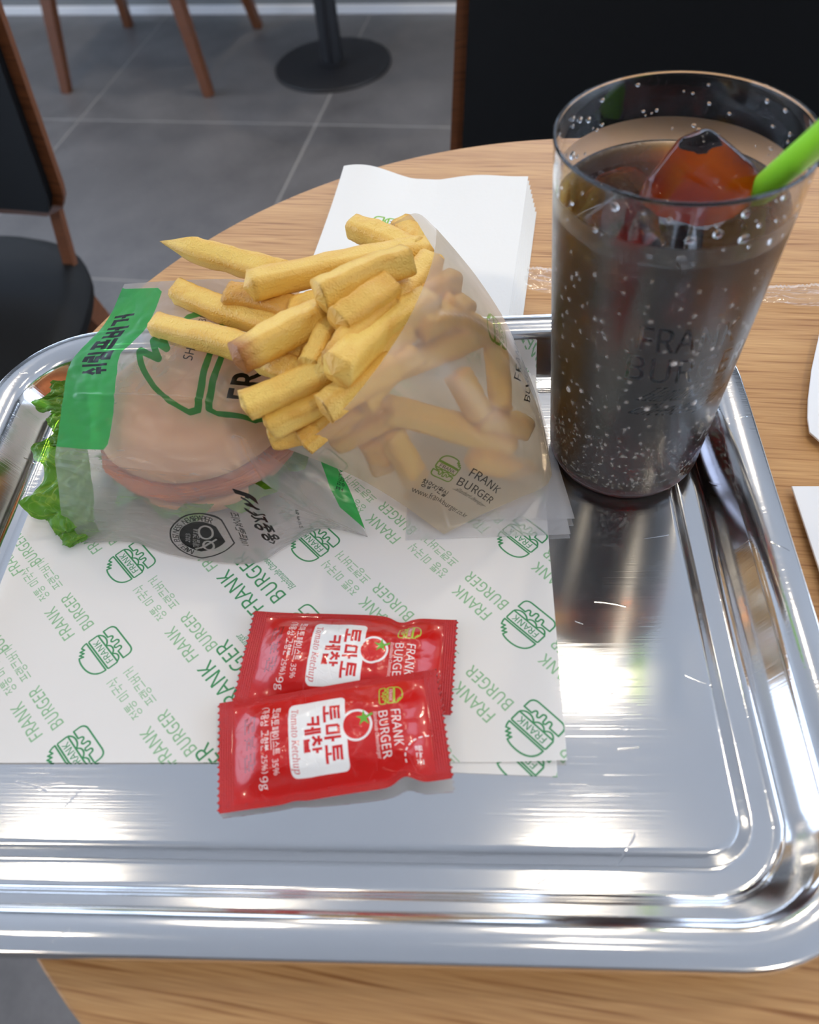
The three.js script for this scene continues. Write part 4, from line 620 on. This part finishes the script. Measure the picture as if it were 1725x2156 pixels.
{
  // ice first, then the cola with room left for it
  const ices = [[0.0098, 0.128, -0.0035, 0.034, 0.45, 0.75, 0.3], [-0.0185, 0.1225, 0.0125, 0.026, 0.3, 0.2, 0.75], [0.0105, 0.104, 0.0205, 0.0235, 0.7, 1.2, 0.2], [-0.013, 0.112, -0.0195, 0.0235, 0.2, 0.6, 1.1], [-0.0155, 0.0915, 0.0185, 0.0225, 0.9, 0.3, 0.4]];
  const iceMat = mat('clear ice', { color: 0xffffff, transmission: 1, thickness: 0.02, ior: 1.31, roughness: 0.03 });
  const ev = new Evaluator(); ev.attributes = ['position', 'normal']; ev.useGroups = false;
  const prof = [[0.00001, 0.0061], [0.0272, 0.0061], [rIn(0.0068) - 0.0018, 0.0068], [rIn(0.0085) - 0.0002, 0.0088]];
  for (let k = 0; k <= 10; k++) { const y = 0.012 + ((LEVEL - 0.012) * k) / 10; prof.push([rIn(y) + 0.0002, y]); }
  prof.push([rIn(LEVEL) - 0.0008, LEVEL - 0.0003], [rIn(LEVEL) - 0.004, LEVEL - 0.0005], [0.00001, LEVEL - 0.0005]);
  const lg = new THREE.LatheGeometry(prof.map(([a, b]) => new THREE.Vector2(a, b)), 96); lg.deleteAttribute('uv');
  let liquid = new Brush(lg); liquid.updateMatrixWorld();
  ices.forEach(([x, y, z, s, ax, ay, az], i) => {
    const mk = (k) => { let g = new RoundedBoxGeometry(s, s * 0.92, s * 0.96, 7, s * 0.3); g.deleteAttribute('uv'); g.deleteAttribute('normal'); g = mergeVertices(g, 1e-6); const p = g.attributes.position; for (let q = 0; q < p.count; q++) { const v = V(p.getX(q), p.getY(q), p.getZ(q)), n = k * (1 + 0.1 * noise(v.x * 70 + i * 9, v.y * 70, v.z * 70) + 0.03 * noise(v.x * 190 + i, v.y * 190, v.z * 190)); p.setXYZ(q, v.x * n, v.y * n, v.z * n); } g.computeVertexNormals(); return g; };
    const e = new THREE.Euler(ax, ay, az), o = solo('ice_cube', mk(1), iceMat, i === 0 ? 'large rounded ice cube standing above the cola' : 'clear ice cube sunk in the cola', 'ice cube', 'ice cubes in the cola'); o.position.copy(CUP).add(V(x, y, z)); o.rotation.copy(e);
    const b = new Brush(mk(0.994)); b.position.set(x, y, z); b.rotation.copy(e); b.updateMatrixWorld();
    liquid = ev.evaluate(liquid, b, SUBTRACTION); liquid.updateMatrixWorld();
  });
  const cola = mat('cola', { color: 0xffffff, transmission: 1, thickness: 0.05, ior: 1.333, roughness: 0, attenuationColor: new THREE.Color().setRGB(0.65, 0.355, 0.09), attenuationDistance: 0.007 });
  const g = liquid.geometry; if (!g.attributes.uv) g.setAttribute('uv', new THREE.Float32BufferAttribute(new Float32Array(g.attributes.position.count * 2), 2));
  const o = solo('cola', g, cola, 'dark fizzy cola filling the tumbler', 'drink'); o.position.copy(CUP);
  // bubbles clinging to the wall and floating on top
  const N = 760, b = new THREE.InstancedMesh(new THREE.SphereGeometry(1, 8, 6), mat('gas bubble', { color: new THREE.Color().setRGB(0.62, 0.57, 0.53), roughness: 0.35 }), N), mx = new THREE.Matrix4();
  for (let i = 0; i < N; i++) { const low = rnd() < 0.62, a = rr(-1.9, 2.1), y = low ? 0.009 + 0.03 * rnd() ** 1.7 : rr(0.03, 0.124), r = low ? rr(0.00045, 0.0009) : rr(0.00045, 0.0012) * (rnd() < 0.08 ? 1.5 : 1), R = rIn(y) - (y < 0.011 ? 0.0009 : 0.0001); mx.compose(V(R * Math.sin(a), y, R * Math.cos(a)), new THREE.Quaternion(), V(r, r, r)); b.setMatrixAt(i, mx); }
  b.name = 'bubbles'; b.userData.kind = 'stuff'; b.userData.label = 'pale gas bubbles on the wall'; shade(b); o.add(b);
  const sb = new THREE.InstancedMesh(new THREE.SphereGeometry(1, 12, 8), mat('surface bubble', { color: 0xffffff, transmission: 1, thickness: 0, ior: 1.33, roughness: 0.02 }), 70);
  for (let i = 0; i < 70; i++) { const edge = rnd() < 0.6, a = rr(0, 6.283), R = edge ? rIn(LEVEL) - rr(0.0008, 0.003) : rr(0.015, 0.036), r = rr(0.0004, 0.0012); mx.compose(V(R * Math.sin(a), LEVEL - 0.0003, R * Math.cos(a)), new THREE.Quaternion(), V(r, r * 0.8, r)); sb.setMatrixAt(i, mx); }
  sb.name = 'surface_bubbles'; sb.userData.kind = 'stuff'; shade(sb); o.add(sb);
}
{
  const A = V(CUP.x + 0.0175, TRAY + 0.111, CUP.z + 0.0215), top = tp(1590, 408, LEVEL), far = tp(1762, 264, 0.178), dir = far.clone().sub(top).normalize(), low = top.clone().addScaledVector(dir, -0.03), len = far.distanceTo(low);
  const R = 0.0043, pts = [[R - 0.0003, 0], [R, 0], [R, len], [R - 0.0003, len], [R - 0.0003, 0]].map(([a, b]) => new THREE.Vector2(a, b));
  const g = new THREE.LatheGeometry(pts, 32); g.applyQuaternion(new THREE.Quaternion().setFromUnitVectors(V(0, 1, 0), dir));
  const o = solo('drinking_straw', g, mat('bright green plastic', { color: rgb(168, 244, 58), roughness: 0.35, transmission: 0.15, thickness: 0 }), 'bright green plastic straw leaning in the tumbler of cola', 'straw'); o.position.copy(low);
}

// ---------------------------------------------------------------- napkins, film and cards on the table
{
  const napMat = mat('white tissue paper', { color: rgb(236, 235, 231), roughness: 0.9, bumpMap: paperGrain, bumpScale: 0.0002 });
  const [c, x] = canvas(1024, 1310); x.fillStyle = '#ecebe7'; x.fillRect(0, 0, 1024, 1310);
  const ex = V(0.9861, 0, 0.1662), ez = V(-0.135, 0, 0.991), W = 0.1215, D = 0.152, O0 = V(-0.0805, TABLE, -0.503);
  { const lp = at(818, 478, TABLE + 0.011).sub(O0), u = lp.dot(ex) / W, v = lp.dot(ez) / D; x.save(); x.translate(u * 1024, v * 1310); x.rotate(Math.PI * 0.5 + 0.06); x.scale(190, 190); x.translate(-0.5, -0.5); emblem(x, '#7fb63c', '#2a2a2a', 0.045); x.restore(); }
  const topMat = mat('printed tissue paper', { map: tex(c), roughness: 0.9, bumpMap: paperGrain, bumpScale: 0.0002 });
  const N = 9;
  for (let k = 0; k < N; k++) {
    const top = k === N - 1, y = k * 0.00115, off = (N - 1 - k) * 0.0009, dz = (N - 1 - k) * 0.0021, g0 = (side) => (s, t) => { const b = (1 - t) ** 3, wave = b * Math.max(0, 0.0035 * Math.sin(s * 6.5 + 1.2) + 0.0022 * Math.sin(s * 11 + 0.3) + 0.004) * (k / N); const p = V(0, 0, 0).addScaledVector(ex, s * W + off).addScaledVector(ez, t * (D - dz) + dz); p.y = y + side * 0.00105 + wave; return [p, s, 1 - t]; };
    const rim = grid(120, 1, (q, r) => { const z = q * 4, e = Math.floor(Math.min(z, 3.999)), f = z - e, [s, t] = [[f, 0], [1, f], [1 - f, 1], [0, 1 - f]][e]; return [g0(r)(s, t)[0], 0.02, 0.02]; });
    const geo = merge([grid(40, 16, g0(1)), grid(20, 8, g0(0)), rim]);
    const o = solo('paper_napkin', geo, top ? topMat : napMat, top ? 'topmost white paper napkin, printed with a small green emblem' : 'plain white paper napkin in the stack under the printed one', 'napkin', 'paper napkins stacked behind the tray'); o.position.copy(O0).setY(TABLE + 0.0004);
  }
}
{
  // crumpled clear wrapper lying from the napkins to behind the drink
  const film = mat('clear plastic film', { color: 0xffffff, transmission: 0.94, thickness: 0, roughness: 0.12, ior: 1.5, bumpMap: crinkle, bumpScale: 0.002 });
  const P0 = V(0.029, TABLE, -0.397), P1 = V(0.2, TABLE, -0.366), d = P1.clone().sub(P0), n = V(-d.z, 0, d.x).normalize();
  const fy = (s, t) => 0.0014 + 0.0022 * Math.abs(noise(s * 9, t * 3, 2)) + 0.0012 * Math.abs(noise(s * 24, t * 9, 5)) + 0.0006 * Math.sin(t * 3.14);
  const g = thing('plastic_wrapper', 'crumpled clear plastic wrapper on the table between napkins and drink', 'wrapper', P0.clone());
  part('film', grid(140, 24, (s, t) => { const w = (0.0085 + 0.003 * Math.sin(s * 7)) * (t - 0.5) * 2; const p = d.clone().multiplyScalar(s).addScaledVector(n, w + 0.003 * Math.sin(s * 4)); p.y = fy(s, t); return [p, s * 2, t * 0.3]; }), film, g);
  part('crimped_edge', grid(160, 3, (s, t) => { const w = -(0.0085 + 0.003 * Math.sin(s * 7)) + (t - 0.5) * 0.0022; const p = d.clone().multiplyScalar(s).addScaledVector(n, w + 0.003 * Math.sin(s * 4)); p.y = fy(s, 0) + 0.0005 + 0.0005 * Math.sin(s * 460); return [p, s * 4, t * 0.2]; }), mat('crimped clear film', { color: 0xffffff, transmission: 0.7, thickness: 0, roughness: 0.25, bumpMap: crinkle, bumpScale: 0.001 }), g, 'finely ribbed seal');
}
{
  const cardMat = mat('white coated card', { color: rgb(238, 240, 243), roughness: 0.45 });
  const card = (pts, lift, label) => {
    const sh = new THREE.Shape(pts.map(([x, z]) => new THREE.Vector2(x, -z))), g = new THREE.ExtrudeGeometry(sh, { depth: 0.0008, bevelEnabled: true, bevelSize: 0.0002, bevelThickness: 0.0002, bevelSegments: 1 }); g.rotateX(-Math.PI / 2);
    const o = solo('paper_card', g, cardMat, label, 'card', 'white cards beside the tray'); o.position.set(0, TABLE + lift, 0); return o;
  };
  card([[0.1835, -0.338], [0.172, -0.31], [0.1648, -0.289], [0.1612, -0.276], [0.1598, -0.267], [0.1635, -0.26], [0.21, -0.262], [0.232, -0.338]], 0.0035, 'white card with a cut corner beside the tray, nearer the drink');
  card([[0.1437, -0.2345], [0.2, -0.233], [0.2, -0.14], [0.1437, -0.14]], 0.0032, 'white square cornered card beside the tray rim');
}
scene.traverse((o) => { if (o.isMesh) { o.castShadow = true; o.receiveShadow = true; } });
renderer.render(scene, camera);
